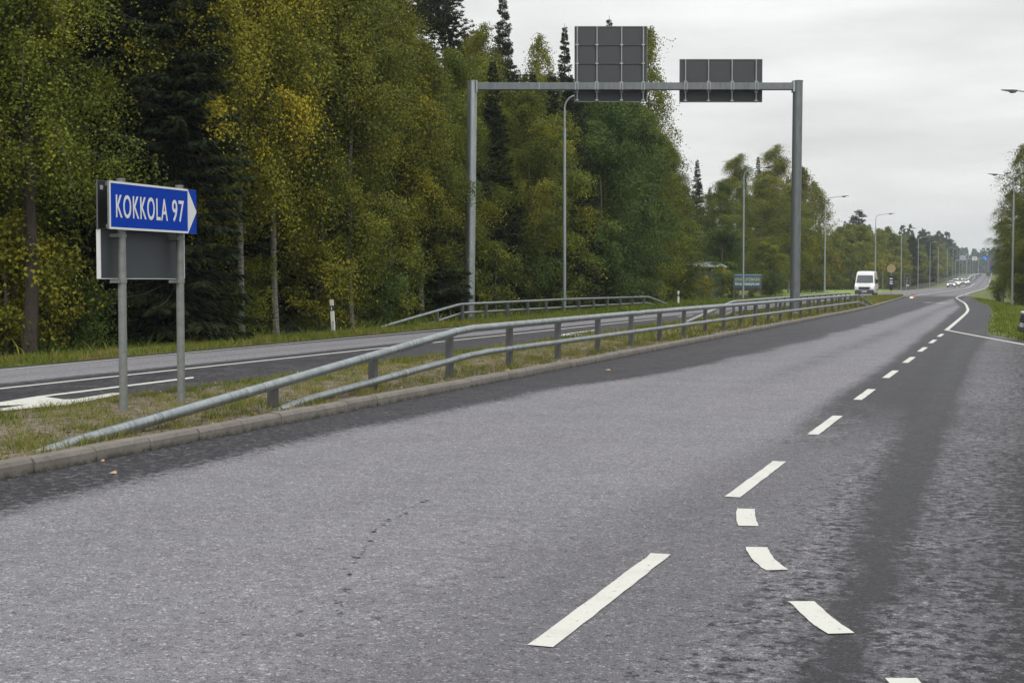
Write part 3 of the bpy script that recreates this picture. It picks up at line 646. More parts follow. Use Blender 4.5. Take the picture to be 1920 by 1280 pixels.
lamps = [(-20.42, 66.06, 'lamp post left of the tall square sign back, its top bend under the gantry beam'), (-20.3, 114.4, 'lamp post standing in front of the blue billboard'), (-18.9, 156.3, 'lamp post at the field left of the white van'),
         (-17.4, 199.9, 'lamp post right behind the white van'), (-17.7, 253.1, 'lamp post just left of the dark information board'), (-17.9, 304, 'sixth lamp post, right of the dark information board'),
         (-17.9, 349.7, 'seventh lamp post along the left verge, halfway to the cars'), (-18.1, 394.5, 'eighth lamp post along the left verge'), (-18.9, 472, 'lamp post behind the first oncoming car')]
for i, (x, y, lab) in enumerate(lamps):
    z = float(terr(x, y)); o = LP if i == 0 else dup(LP, (x, y, z))
    o.location = (x, y, z + (.03)); tag(o, lab, 'street lamp', 'street lamps along the road')
for i, (px, top, b) in enumerate([(1786.5, 465, 521), (1799, 468, 521), (1805, 474, 519), (1819, 482, 518), (1824, 484, 517)]):
    dep = 10.7 * F / (b - top); p = at(px, b, dep); tag(dup(LP, (p.x, p.y, float(prof(p.y)) - .1), 0, 'distant lamp post in the row running up the hill beside the far sign gantries', 'street lamps along the road'), cat='street lamp')
LP2 = lamp_proto(1.75)
LP2.location = (.18, 122, -.5 - .05); LP2.rotation_euler = (0, 0, PI); tag(LP2, 'lamp post in front of the birch on the right edge', 'street lamp', 'street lamps along the road')
p = at(1880, 170, 71); tag(dup(LP2, (p.x + 1.95, p.y, -.33 + (p.z - 10.62 + .25)), PI, 'lamp whose dark head reaches in at the upper right edge', 'street lamps along the road'), cat='street lamp')

# ------------------------------------------------------------------ delineator posts
def delineator(x, y, z, lab, lean=.03):
    t = thing('delineator_post', (x, y, z), lab, 'marker post', 'white roadside marker posts')
    t.rotation_euler = (0, lean * -1, 0)
    mb = MB(); mb.box(-.055, .055, -.03, .03, -.15, .60, 0, .008); mb.build('post', OFFW, t)
    mb = MB(); mb.box(-.056, .056, -.031, .031, .6005, .76, 0, .004); b = mb.build('black_band', BLACK, t)
    mb = MB(); mb.box(-.02, .02, -.036, -.0315, .63, .73); mb.build('reflector', WHITE, b)
    mb = MB(); mb.box(-.055, .055, -.03, .03, .7605, .95, 0, .012); mb.build('cap', OFFW, t)
x, y = gp(625, 617, .0); delineator(x, y, -.03, 'white marker post with black band between the birch trunks and the verge rail', .06)
x, y = gp(1272, 573, .0); delineator(x, y, -.05, 'white marker post just past the far end of the verge guard rail', .0)

# ------------------------------------------------------------------ billboard
p = at(1401.5, 530, 122); bt = thing('billboard', (p.x, p.y, -.1), 'blue advertising board with yellow and white lettering at the forest edge', 'billboard', rz=yaw)
wB = 51 / 2667 * 122 / 2; zt = H + (527 - 515.5) / 2667 * 122 + .1; zb = H + (527 - 544) / 2667 * 122 + .1
for s in (-1, 1):
    mb = MB(); mb.box(s * wB - .04, s * wB + .04, -.0, .08, -.3, zt + .04); mb.build('post', m_plain('grey_wood', (.10, .10, .095), .8), bt)
def m_bill():
    m, t, b = mat('billboard_face'); n = NT(t); p_ = n.obj(); s = n.n('ShaderNodeSeparateXYZ'); n.l(p_, s.inputs[0])
    c = n.ramp(n.rng(s.outputs[2], zb, zt, 0, 1), [(0, (.035, .018, .012)), (.16, (.035, .02, .014)), (.2, (.025, .06, .065)), (.45, (.05, .125, .14)), (.75, (.055, .14, .155)), (.86, (.03, .11, .17)), (1, (.03, .1, .2))])
    c = n.mix(n.rng(n.noise(p_, 2.2, 4), .5, .65, 0, .5), c, (.02, .06, .17)); n.l(c, b.inputs['Base Color']); return m
mb = MB(); mb.box(-wB + .041, wB - .041, -.02, .01, zb, zt); fc = mb.build('board', m_bill(), bt)
mb = MB(); mb.box(-wB, wB, -.03, .02, zt + .001, zt + .05); mb.build('top_rail', m_plain('pale_rail', (.3, .4, .45), .5), fc)
Mx = lambda x, z: Matrix.Translation((x, -.024, z)) @ Matrix.Rotation(PI / 2, 4, 'X')
YEL = m_plain('lettering_yellow', (.42, .38, .13), .5)
text_mesh('HYVÄÄ SYÖMÄÄN', .36, YEL, fc, 'lettering', Mx(-wB + .12, zb + .80), .002, off=.006, width=2 * wB - .26)
text_mesh('hirvasniskakyla.net', .34, WHITE, fc, 'lettering', Mx(-wB + .12, zb + .44), .002, off=.004, width=2 * wB - .26)

# ------------------------------------------------------------------ shed in the trees
p = at(1316, 548, 132); hs = thing('shed', (p.x, p.y, -.1), 'dark teal wooden shed with a pale roof edge half hidden behind the birches', 'shed', rz=yaw + .1)
TEAL = m_plain('teal_boards', (.018, .045, .043), .8, 0, .4)
mb = MB(); mb.box(-1.9, 1.9, 0, 3, 0, 2.9); mb.build('wall', TEAL, hs)
mb = MB(); mb.add([(-2.3, -.4, 2.95), (2.3, -.4, 2.85), (2.3, 3.4, 3.35), (-2.3, 3.4, 3.45), (-2.3, -.4, 3.05), (2.3, -.4, 2.95), (2.3, 3.4, 3.45), (-2.3, 3.4, 3.55)], [(3, 2, 1, 0), (4, 5, 6, 7), (0, 1, 5, 4), (1, 2, 6, 5), (2, 3, 7, 6), (3, 0, 4, 7)]); mb.build('roof', m_plain('pale_roof', (.28, .31, .31), .6, 0, .5), hs)
mb = MB(); mb.box(-.3, .5, -.03, .02, 1.0, 2.0); mb.build('window', BLACK, hs)
mb = MB(); mb.box(.9, 1.6, -.03, .02, 0.05, 2.0); mb.build('door', m_plain('teal_door', (.02, .06, .055), .7), hs)

# ------------------------------------------------------------------ vehicles
def loft(secs, name, mt, parent, nseg=18, smooth=True):   # secs: (y, halfwidth at sill, halfwidth at belt, halfwidth at roof, z bottom, z belt, z top)
    mb = MB(); rings = []
    for (y, ws, wb, wr, z0, zb_, z1) in secs:
        P = [(ws * .92, z0), (ws, z0 + .12), (wb, (z0 + zb_) / 2), (wb, zb_ - .02), (wb * .985, zb_ + .02 if z1 > zb_ + .05 else zb_), (wr + (wb - wr) * .45, zb_ + (z1 - zb_) * .5), (wr + .02, z1 - .07 * min(1, (z1 - zb_) / .3 + .3)), (wr * .9, z1 - .015), (wr * .5, z1)]
        ring = [(x, y, z) for x, z in P] + [(-x, y, z) for x, z in P[::-1]]; rings.append(ring)
    n = len(rings[0]); v = sum(rings, []); f = []
    for k in range(len(rings) - 1):
        for j in range(n): a = k * n + j; b = k * n + (j + 1) % n; f.append((a, a + n, b + n, b))
    f.append(tuple(range(n))); f.append(tuple(range((len(rings) - 1) * n, len(rings) * n))[::-1])
    mb.add(v, f); return mb.build(name, mt, parent, smooth)
def wheel(parent, x, y, r, w=.2):
    mb = MB(); s = 1 if x > 0 else -1
    mb.tube([(x - s * w, y, r), (x - s * .02, y, r), (x, y, r)], [r, r, r * .93], 24); o = mb.build('wheel', RUBBER, parent, True)
    mb = MB(); mb.tube([(x - s * .01, y, r), (x + s * .012, y, r)], [r * .62, r * .55], 20); mb.build('rim', CHROME, o, True)
def make_van(t, paint):
    # front at -Y
    b = loft([(-2.70, .80, .86, .70, .32, .62, .80), (-2.60, .90, .96, .86, .26, .8, 1.04), (-2.35, .96, 1.0, .9, .25, 1.0, 1.20), (-2.12, .98, 1.01, .92, .25, 1.12, 1.34), (-1.72, .99, 1.02, .88, .25, 1.2, 1.86), (-1.42, 1, 1.02, .86, .25, 1.2, 2.22), (-1.1, 1, 1.02, .84, .25, 1.2, 2.45), (-.6, 1, 1.02, .82, .25, 1.2, 2.52), (2.5, 1, 1.02, .82, .25, 1.2, 2.52), (2.68, .97, 1.0, .80, .3, 1.2, 2.47)], 'body', paint, t)
    mb = MB()   # windscreen
    y = lambda z: -2.12 + (z - 1.34) * (.40 / .52) if z < 1.86 else -1.72 + (z - 1.86) * (.30 / .36)
    P = []
    zs = (1.33, 1.55, 1.8, 2.0, 2.07)
    for z in zs: hw = .83 - (z - 1.33) * .12; P.append([(-hw, y(z) - .016, z + .02), (-hw * .5, y(z) - .045, z + .022), (0, y(z) - .055, z + .022), (hw * .5, y(z) - .045, z + .022), (hw, y(z) - .016, z + .02)])
    v = sum(P, []); f = [(k * 5 + j, k * 5 + j + 1, k * 5 + j + 6, k * 5 + j + 5) for k in range(4) for j in range(4)]; mb.add(v, f); ws = mb.build('windscreen', GLASS, t, True)
    for u0 in (-.6, .0): mb = MB(); mb.tube([(u0, -2.19, 1.36), (u0 + .65, -2.2, 1.42)], .012, 6); mb.build('wiper', BLACK, ws)
    for s in (-1, 1):
        mb = MB(); mb.add([(s * 1.028, -1.75, 1.25), (s * 1.028, -.75, 1.25), (s * .96, -.75, 1.86), (s * .965, -1.35, 1.86)], [(0, 1, 2, 3)]); mb.build('side_window', GLASS, t)
        mb = MB(); mb.box(s * 1.03 if s > 0 else -1.24, 1.24 if s > 0 else -1.03, -1.72, -1.58, 1.28, 1.68, 0, .03); mb.build('mirror', BLACK, t)
        mb = MB(); mb.add([(s * .62, -2.60, .98), (s * .90, -2.50, .98), (s * .93, -2.36, 1.22), (s * .74, -2.42, 1.2)], [(0, 1, 2, 3)]); h = mb.build('headlight', HEAD, t)
        mb = MB(); mb.box(s * .80 - .08, s * .80 + .08, -2.60, -2.52, 1.0, 1.14, 0, .02); mb.build('lamp_bulb', HEAD, h)
        wheel(t, s * .98, -1.75, .34, .24); wheel(t, s * .98, 1.9, .34, .24)
    mb = MB(); mb.box(-.93, .93, -2.78, -2.45, .22, .60, 0, .06); mb.build('bumper', PLASTIC, t)
    mb = MB(); mb.box(-.95, .95, -2.74, -2.5, .62, .70, 0, .02); mb.box(-.62, -.54, -2.80, -2.70, .62, .92, 0, .02); mb.box(.54, .62, -2.80, -2.70, .62, .92, 0, .02); mb.box(-.54, .54, -2.795, -2.70, .62, .67, 0, .01); mb.build('grille_surround', paint, t)
    mb = MB(); mb.box(-.535, .535, -2.785, -2.70, .675, .91); g = mb.build('grille', BLACK, t)
    for s in (-.19, .19): mb = MB(); mb.tube([(s, -2.86, .80), (s, -2.79, .80)], [.10, .09], 20); mb.build('driving_lamp', GLASS, g, True)
    mb = MB(); mb.box(-.26, .26, -2.80, -2.785, .40, .51); mb.build('number_plate', PLATE, t)
    mb = MB(); mb.box(-.88, .88, -2.60, -2.3, .62, .96, 0, .05); mb.build('nose_panel', paint, t)
    for s in (-1, 1):
        mb = MB(); mb.add([(s * 1.024, -.2, 1.9 - .7), (s * 1.024, 2.3, 1.2), (s * 1.024, 2.3, 1.16), (s * 1.024, -.2, 1.16)], [(0, 1, 2, 3)]); mb.add([(s * 1.026, -.2, .55), (s * 1.026, 2.3, .55), (s * 1.026, 2.3, .68), (s * 1.026, -.2, .68)], [(0, 1, 2, 3)]); mb.build('side_trim', PLASTIC, t)
def make_car(t, paint, wagon=False, lit=True):
    tail = [(1.2, .88, .90, .60, .22, .95, 1.44), (1.9, .87, .88, .58, .24, .97, 1.38), (2.15, .84, .85, .6, .3, .95, 1.1)] if wagon else [(1.0, .88, .90, .58, .22, .95, 1.38), (1.6, .87, .88, .62, .24, .97, 1.08), (2.1, .84, .84, .6, .3, .93, 1.0)]
    b = loft([(-2.15, .70, .74, .5, .25, .55, .62), (-2.05, .80, .83, .6, .2, .66, .76), (-1.7, .87, .88, .64, .18, .78, .88), (-1.0, .88, .90, .66, .2, .88, 1.0), (-.45, .88, .9, .58, .2, .92, 1.36), (0, .88, .9, .56, .2, .93, 1.45)] + tail, 'body', paint, t)
    mb = MB(); mb.add([(-.72, -1.03, 1.0), (.72, -1.03, 1.0), (.56, -.44, 1.375), (-.56, -.44, 1.375)], [(0, 1, 2, 3)]); mb.build('windscreen', GLASS, t)
    for s in (-1, 1):
        mb = MB(); mb.add([(s * .905, -.78, .97), (s * .905, 1.2, .99), (s * .70, .9, 1.36), (s * .70, -.3, 1.37)], [(0, 1, 2, 3)]); mb.build('side_window', GLASS, t)
        mb = MB(); mb.box(s * .66 - .17, s * .66 + .17, -2.12, -1.98, .60, .75, 0, .03); mb.build('headlight', HEAD if lit else CHROME, t)
        mb = MB(); mb.box(s * .98 - .07, s * .98 + .07, -.78, -.66, .93, 1.06, 0, .02); mb.build('mirror', BLACK, t)
        wheel(t, s * .87, -1.35, .31); wheel(t, s * .87, 1.35, .31)
    mb = MB(); mb.box(-.42, .42, -2.17, -2.05, .50, .70, 0, .02); mb.build('grille', BLACK, t)
    mb = MB(); mb.box(-.78, .78, -2.2, -2.0, .22, .42, 0, .05); mb.build('bumper', PLASTIC, t)
    mb = MB(); mb.box(-.26, .26, -2.215, -2.195, .36, .47); mb.build('number_plate', PLATE, t)
pv = at(1619.5, 555, 143.5)
vt = thing('delivery_van', (pv.x, pv.y + 2.7, 0.0), 'white high-roofed van with lit headlights coming past the end of the median', 'van', rz=R(1)); make_van(vt, m_paint('van_white', (.62, .63, .64)))
sil = m_paint('car_silver', (.32, .34, .35)); wht = m_paint('car_white', (.62, .63, .63)); drk = m_paint('car_dark', (.035, .04, .05)); blk = m_plain('car_near_dark', (.014, .018, .028), .6, spec=.2)
for px, b, dep, mt, wg, lab in ((1783, 537.5, 306, sil, False, 'silver car leading the oncoming row'), (1791, 536, 326, wht, True, 'white tall car second in the oncoming row'), (1805.5, 531.5, 358, sil, True, 'pale car third in the oncoming row with bright headlights'), (1810.5, 530.5, 372, wht, False, 'white car at the right end of the oncoming row'), (1799.5, 526, 440, drk, True, 'dark vehicle far behind the oncoming row')):
    p = at(px, b, dep); t = thing('car', (p.x, p.y + 2.1, float(prof(p.y))), lab, 'car', 'oncoming cars'); make_car(t, mt, wg)
    if px == 1791: t.scale = (1.04, 1, 1.25)
x, y = gp(1911, 640); t = thing('parked_car', (x + 2.2 + .04, y + .9, -.02), 'dark car waiting on the side road, only its nose reaching in at the right edge', 'car', rz=-PI / 2 + R(8)); make_car(t, blk, True, False)

# ------------------------------------------------------------------ signs around the median tip
p = gp(1670.5, 556, .05); t = thing('keep_right_sign', (p[0], p[1], .05), 'round sign seen from behind above a blue and white striped marker at the median tip', 'road sign', rz=R(6))
k = 147.6 / 2667
mb = MB(); mb.tube([(0, 0, -.2), (0, 0, (556 - 500) * k)], .03, 12); mb.build('post', m_metal('post_warm', (.27, .24, .19), .5, .2), t, True)
zc_ = (556 - 508.5) * k; rd = 7.1 * k
mb = MB(); mb.tube([(0, -.06, zc_), (0, -.075, zc_)], rd, 36); d = mb.build('disc', m_plain('disc_back_ochre', (.34, .27, .15), .5, 0, .2), t)
mb = MB(); mb.beam((-rd * .8, -.05, zc_ + .1), (rd * .8, -.05, zc_ + .1), .02, .03); mb.build('bracket', GALVP, d)
ST = [(537.5, 533.5, BLUE), (533.5, 530, WHITE), (530, 526.5, BLUE), (526.5, 523.5, WHITE), (523.5, 521, BLUE)]
NAVY = m_plain('navy', (.004, .012, .09), .5)
mb = MB()
for a, b, mt in [(537.6, 534.9, 0), (534.9, 532.8, 1), (532.8, 531.2, 0), (531.2, 529.4, 1), (529.4, 526.6, 0), (526.6, 524.6, 1), (524.6, 521.5, 0)]:
    wq = .20 if mt == 0 else .14
    mb.box(-wq - .0, wq, -.12, -.09 - .003 * mt, (556 - a) * k + .001, (556 - b) * k, mt)
mb.build('striped_marker', [NAVY, WHITE], t)
mb = MB(); mb.add([(-.13, -.11, (556 - 545) * k), (.13, -.11, (556 - 545) * k), (.17, -.11, (556 - 537.7) * k), (-.17, -.11, (556 - 537.7) * k), (-.13, -.06, (556 - 545) * k), (.13, -.06, (556 - 545) * k), (.17, -.06, (556 - 537.7) * k), (-.17, -.06, (556 - 537.7) * k)], [(0, 1, 2, 3), (7, 6, 5, 4), (0, 4, 5, 1), (1, 5, 6, 2), (2, 6, 7, 3), (3, 7, 4, 0)]); mb.build('marker_foot', BLACK, t)
# low coloured kerb blocks on the very tip
x, y = -10.4, 146.0
mb = MB(); mb.box(x - 1.2, x + .7, y - 1.5, y + 12, -.02, .03, 0, .01); tag(mb.build('kerb_nose', m_plain('ochre_concrete', (.19, .17, .085), .8, 0, .5)), 'low ochre concrete nose behind the median tip', 'kerb')
p = gp(1708, 559); mb = MB()
mb.add([(p[0] - .12, p[1], 0), (p[0] + .22, p[1] - .3, 0), (p[0] + .3, p[1] + 2.6, 0), (p[0] + .05, p[1] + 2.8, 0), (p[0] - .05, p[1] + .2, .13), (p[0] + .14, p[1] + .1, .13), (p[0] + .22, p[1] + 2.5, .2), (p[0] + .1, p[1] + 2.6, .2)], [(3, 2, 1, 0), (4, 5, 6, 7), (0, 1, 5, 4), (1, 2, 6, 5), (2, 3, 7, 6), (3, 0, 4, 7)])
mk_ = mb.build('kerb_marker', m_plain('orange_paint', (.42, .13, .055), .6), None)
tag(mk_, 'orange and white block lying at the foot of the median tip', 'kerb marker')
mb = MB(); mb.add([(p[0] - .14, p[1] - .03, .0), (p[0] + .24, p[1] - .33, 0), (p[0] + .15, p[1] + .07, .14), (p[0] - .06, p[1] + .17, .14)], [(0, 1, 2, 3)]); mb.build('white_end', OFFW, mk_)
# information board seen from behind, small sign, thin pole
p = at(1700.5, 545, 232); t = thing('information_board', (p.x, p.y, -.05), 'dark roadside information board seen from behind on two posts', 'road sign', rz=R(16)); k = 232 / 2667
for s in (-1, 1): mb = MB(); mb.tube([(s * 5.3 * k, 0, -.2), (s * 5.3 * k, 0, (545 - 514.5) * k)], .055, 10); mb.build('post', GALVD, t, True)
mb = MB(); mb.box(-4.6 * k, 4.6 * k, -.02, .02, (545 - 536.5) * k, (545 - 514.5) * k); b = mb.build('board', SBACKD, t)
for q in (514.8, 520, 526.5, 531.5): mb = MB(); mb.box(-4.6 * k, 4.6 * k, -.05, -.021, (545 - q) * k - .03, (545 - q) * k + .04); mb.build('stiffener', GALVD, b)
p = at(1699, 545, 222); t = thing('small_sign', (p.x, p.y, -.05), 'small white plate on a thin post before the information board', 'road sign', rz=R(14)); k = 222 / 2667
mb = MB(); mb.tube([(0, 0, -.2), (.15, 0, (545 - 520) * k)], .035, 8); mb.build('post', POLE, t, True)
mb = MB(); mb.box(-.05, .42, -.06, -.03, (545 - 535.3) * k, (545 - 533.3) * k); mb.build('plate', WHITE, t)
p = at(1655, 552, 165); t = thing('reflector_pole', (p.x, p.y, -.1), 'thin bare pole on the verge between van and round sign', 'pole')
mb = MB(); mb.tube([(0, 0, -.2), (0, 0, 45 / 2667 * 165)], .03, 8); mb.build('pole', POLE, t, True); mb = MB(); mb.tube([(0, 0, 45 / 2667 * 165 - .02), (0, 0, 45 / 2667 * 165 + .03)], .036, 8); mb.build('cap', GALV, t)
# far sign gantries
def far_gantry(label, posts, beam, panels, dep):
    p = at(posts[-1][0], 520, dep); z0 = float(prof(p.y)); t = thing('sign_gantry', (p.x, p.y, z0), label, 'sign gantry', 'distant sign gantries', rz=yaw); k = dep / 2667; pr = posts[-1][0]
    zz = lambda py: H + (527 - py) * k - z0
    for px, r_, top in posts: mb = MB(); mb.tube([((px - pr) * k, 0, -1), ((px - pr) * k, 0, zz(top))], r_, 12); mb.build('gantry_post', OFFW if False else GALV, t, True)
    mb = MB(); mb.beam(((beam[0] - pr) * k, -.05, zz(beam[2])), ((beam[1] - pr) * k, -.05, zz(beam[2])), .25, .3); mb.build('crossbeam', GALV, t)
    for a, b, c, d, mt, nm in panels:
        mb = MB(); mb.box((a - pr) * k, (b - pr) * k, -.35, -.28, zz(d), zz(c)); pn = mb.build('sign_panel', mt, t)
        if nm == 'blue':
            mb = MB(); mb.box((a + 6 - pr) * k, (a + 8 - pr) * k, -.38, -.352, zz(d - 1), zz(d - 3)); mb.box((a + 2.2 - pr) * k, (b - 5 - pr) * k, -.38, -.352, zz(c + 4), zz(c + 3)); mb.build('sign_mark', WHITE, pn)
        if nm == 'white':
            mb = MB(); mb.box((a + 3 - pr) * k, (b - 3 - pr) * k, -.38, -.352, zz(c + 5.4), zz(c + 4.2)); mb.box((a + 1.5 - pr) * k, (b - 1.5 - pr) * k, -.38, -.352, zz(c + 2.2), zz(c + 1.5)); mb.build('sign_mark', GALVD, pn)
FG = m_plain('far_sign_grey', (.30, .34, .40), .5)
far_gantry('distant gantry with a pale grey sign back above the oncoming cars', [(1791, .12, 487), (1812.2, .2, 485)], (1791, 1813, 487.2), [(1799, 1810.3, 479, 487.6, FG, 'grey')], 470)
far_gantry('distant gantry carrying a small white sign and a blue sign over the road', [(1812.5, .12, 484), (1834, .22, 486)], (1811, 1854, 484.8), [(1822, 1831, 481.3, 488.2, WHITE, 'white'), (1840.2, 1852.5, 479.4, 488, m_plain('far_blue', (.01, .13, .5), .4), 'blue')], 560)
p = at(1854.5, 512, 430); k = 430 / 2667; t = thing('direction_sign', (p.x, p.y, float(prof(p.y))), 'distant roadside sign with stacked blue plates by the birch on the right', 'road sign', rz=yaw)
z0 = float(prof(p.y)); zz = lambda q: H + (527 - q) * k - z0
mb = MB(); mb.tube([(-.3, 0, -.5), (-.3, 0, zz(488))], .06, 8); mb.build('post', POLE, t, True)
for q in (494.5, 498, 501.5): mb = MB(); mb.box(0, .8, -.05, -.02, zz(q + 2.4), zz(q)); mb.build('plate', m_plain('dist_blue', (.03, .08, .35), .5), t)
mb = MB(); mb.box(-.1, .8, -.05, -.02, zz(493), zz(489.5)); mb.build('red_plate', m_plain('dist_red', (.35, .07, .05), .5), t)
# distant rail on the hill
q = [at(1812, 527.5, 400), at(1817.5, 520, 415), at(1822, 517.3, 440), at(1838, 513.2, 560), at(1839.5, 516, 565)]
t = thing('guard_rail', (q[0].x, q[0].y, float(prof(q[0].y))), 'distant guard rail on the median halfway up the hill', 'guard rail')
mb = MB(); mb.tube([v_ - t.location for v_ in q], .22, 10); mb.build('upper_rail', GALV, t, True)
for a in (q[1], q[2], (q[2] + q[3]) / 2, q[3]): mb = MB(); mb.box(a.x - t.location.x - .15, a.x - t.location.x + .15, a.y - t.location.y - .15, a.y - t.location.y + .15, float(prof(a.y)) - t.location.z - .3, a.z - t.location.z - .1); mb.build('rail_post', GALVD, t)

# ------------------------------------------------------------------ trees
def rot_frame(r, n):
    d = r.randn(n, 3); d /= np.linalg.norm(d, axis=1)[:, None]; e = r.randn(n, 3); e -= d * (d * e).sum(1)[:, None]; e /= np.linalg.norm(e, axis=1)[:, None]; return d, e
def tree_root(name, parts):
    o = bpy.data.objects.new(name, None); C.objects.link(o)
    for p in parts: p.parent = o
    return o
def tubes_np(mb, segs):
    for pts, r0, r1, n in segs: k = len(pts); mb.tube(pts, [r0 + (r1 - r0) * i / (k - 1) for i in range(k)], n, caps=False)
def make_broadleaf(name, seed, Ht, Rr, cb, nleaf, ls, leafmat, bark, droop=.9, trunk_r=.10, nb=60, tw=7, yellow=.25, up=.9, dens_low=.6):
    r = np.random.RandomState(seed); tz = np.linspace(0, Ht * .98, 9)
    wob = np.cumsum(r.randn(9, 2) * .05 * Ht / 15, 0); wob[0] = 0
    tp = lambda z: np.array([ip(z, tz, wob[:, 0]), ip(z, tz, wob[:, 1]), z])
    segs = [([tp(z) for z in tz], trunk_r, .015, 9)]
    anc = []; tnt = []; outn = []
    per = max(4, nleaf // (nb * tw))
    for i in range(nb):
        q = (i + r.rand()) / nb; z0 = cb + (Ht * .97 - cb) * q
        az = r.rand() * 2 * PI; pr = (dens_low + (1 - dens_low) * math.sin(min(1, q / .4) * PI / 2)) * max(.12, (1 - (max(0, (q - .3) / .7)) ** 2.1) ** .75)
        Lb = Rr * pr * (.55 + .6 * r.rand()); b0 = tp(z0); ca, sa = math.cos(az), math.sin(az)
        u_ = up * (.7 + .6 * r.rand()); dr = droop * (.7 + .6 * r.rand())
        def bp_(s): return b0 + np.array([ca * Lb * s, sa * Lb * s, Lb * (u_ * s - dr * s * s)])
        segs.append(([bp_(s) for s in (0, .35, .7, 1)], trunk_r * .28 * (1 - q * .7), .006, 4))
        bt = (r.rand() < yellow * .45) * (.12 + .18 * r.rand()) + .10 * r.randn()
        for j in range(tw):
            s = .25 + .78 * r.rand(); c0 = bp_(s); hl = (.35 + 1.0 * r.rand()) * (.5 + droop * .6) * min(1, Rr / 2.2); hx, hy = r.randn(2) * .32
            m = per; k = r.rand(m)
            P = c0 + np.stack([hx * k * 1.2, hy * k * 1.2, -hl * k + .25 * k * (1 - k) * 2], 1) + np.clip(r.randn(m, 3), -1.7, 1.7) * (.08 + .16 * k[:, None]) * min(1.25, Rr / 2.2)
            o_ = P - (bp_(s * .55) - np.array([0, 0, hl * .35])); o_[:, 2] *= 1.2; o_ /= np.linalg.norm(o_, axis=1)[:, None] + 1e-6; outn.append(o_ + [0, 0, .25])
            anc.append(P); tnt.append(np.clip(.40 + bt + (r.rand() < .05 * yellow / .25) * .35 + .13 * r.randn() + .09 * r.randn(m), 0, 1))
    P = np.concatenate(anc); T = np.concatenate(tnt); n = len(P); N = r.randn(n, 3) * .75 + np.concatenate(outn); N /= np.linalg.norm(N, axis=1)[:, None]; d = np.cross(N, r.randn(n, 3)); d /= np.linalg.norm(d, axis=1)[:, None]; e = np.cross(N, d); sz = ls * (.6 + .8 * r.rand(n))[:, None]
    a = d * sz * .5; b = e * sz * .36
    V = np.stack([P - a, P + b, P + a, P - b], 1).reshape(-1, 3)
    mb = MB(); tubes_np(mb, segs[:1]); k0 = len(mb.f); tubes_np(mb, segs[1:]); mb.m = [0] * k0 + [1] * (len(mb.f) - k0); tr = mb.build('trunk', [bark, BARK_D], None, True); cr = npmesh('crown', V, np.arange(4 * n).reshape(-1, 4), leafmat, attr={'tint': ('FACE', T)})
    return tree_root(name, [tr, cr])
def make_spruce(name, seed, Ht, Rr, cb, nq, qs, mt, trunk_r=.14, step=.38, nbr=9):
    r = np.random.RandomState(seed); segs = [([(0, 0, z) for z in np.linspace(0, Ht, 6)], trunk_r, .01, 8)]; A = []; D = []; T = []
    z = cb; br = []
    while z < Ht - .25:
        q = (z - cb) / (Ht - cb)
        for k in range(nbr if q < .8 else 6): br.append((z + r.randn() * .08, q, r.rand() * 2 * PI))
        z += step * (1 - .45 * q)
    tot = sum(.15 + (1 - q) for _, q, _ in br)
    for z, q, az in br:
        Lb = Rr * ((1 - q) ** .95) * (.7 + .45 * r.rand()) + .05; ca, sa = math.cos(az), math.sin(az); dp = .55 * (1 - q) - .1
        m = max(6, int(nq * (.15 + (1 - q)) / tot)); s = r.rand(m) ** .75
        cx = np.stack([ca * Lb * s, sa * Lb * s, z - Lb * dp * s + Lb * .22 * s * s], 1)
        side = (r.rand(m) - .5) * 2 * (.10 + .30 * Lb * .4 * (1.1 - s)); cx += np.stack([-sa * side, ca * side, -np.abs(side) * .35 - .10 * r.rand(m)], 1)
        sd = np.sign(side)[:, None]; dd = np.stack([ca * .8 - sa * .8 * np.sign(side), sa * .8 + ca * .8 * np.sign(side), -.45 - .4 * r.rand(m)], 1) + r.randn(m, 3) * .22
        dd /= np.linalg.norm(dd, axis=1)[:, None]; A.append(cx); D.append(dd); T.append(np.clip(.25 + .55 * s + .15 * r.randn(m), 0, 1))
        if Lb > .5: segs.append(([(0, 0, z), (ca * Lb * .5, sa * Lb * .5, z - Lb * dp * .5 + .05 * Lb), (ca * Lb * .95, sa * Lb * .95, z - Lb * dp + .2 * Lb)], .022, .005, 3))
    P = np.concatenate(A); D = np.concatenate(D); T = np.concatenate(T); n = len(P); e = np.cross(D, r.randn(n, 3)); e /= np.linalg.norm(e, axis=1)[:, None]
    hq = np.clip((P[:, 2] - cb) / (Ht - cb), 0, 1); sz = (qs * (.6 + .8 * r.rand(n)) * (1.05 - .6 * hq))[:, None]; a = D * sz; b = e * sz * .17
    V = np.stack([P - a * .1, P + b + a * .4, P + a, P - b + a * .4], 1).reshape(-1, 3)
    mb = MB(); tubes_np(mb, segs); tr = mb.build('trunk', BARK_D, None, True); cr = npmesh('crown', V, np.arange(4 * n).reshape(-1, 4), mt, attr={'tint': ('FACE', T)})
    return tree_root(name, [tr, cr])
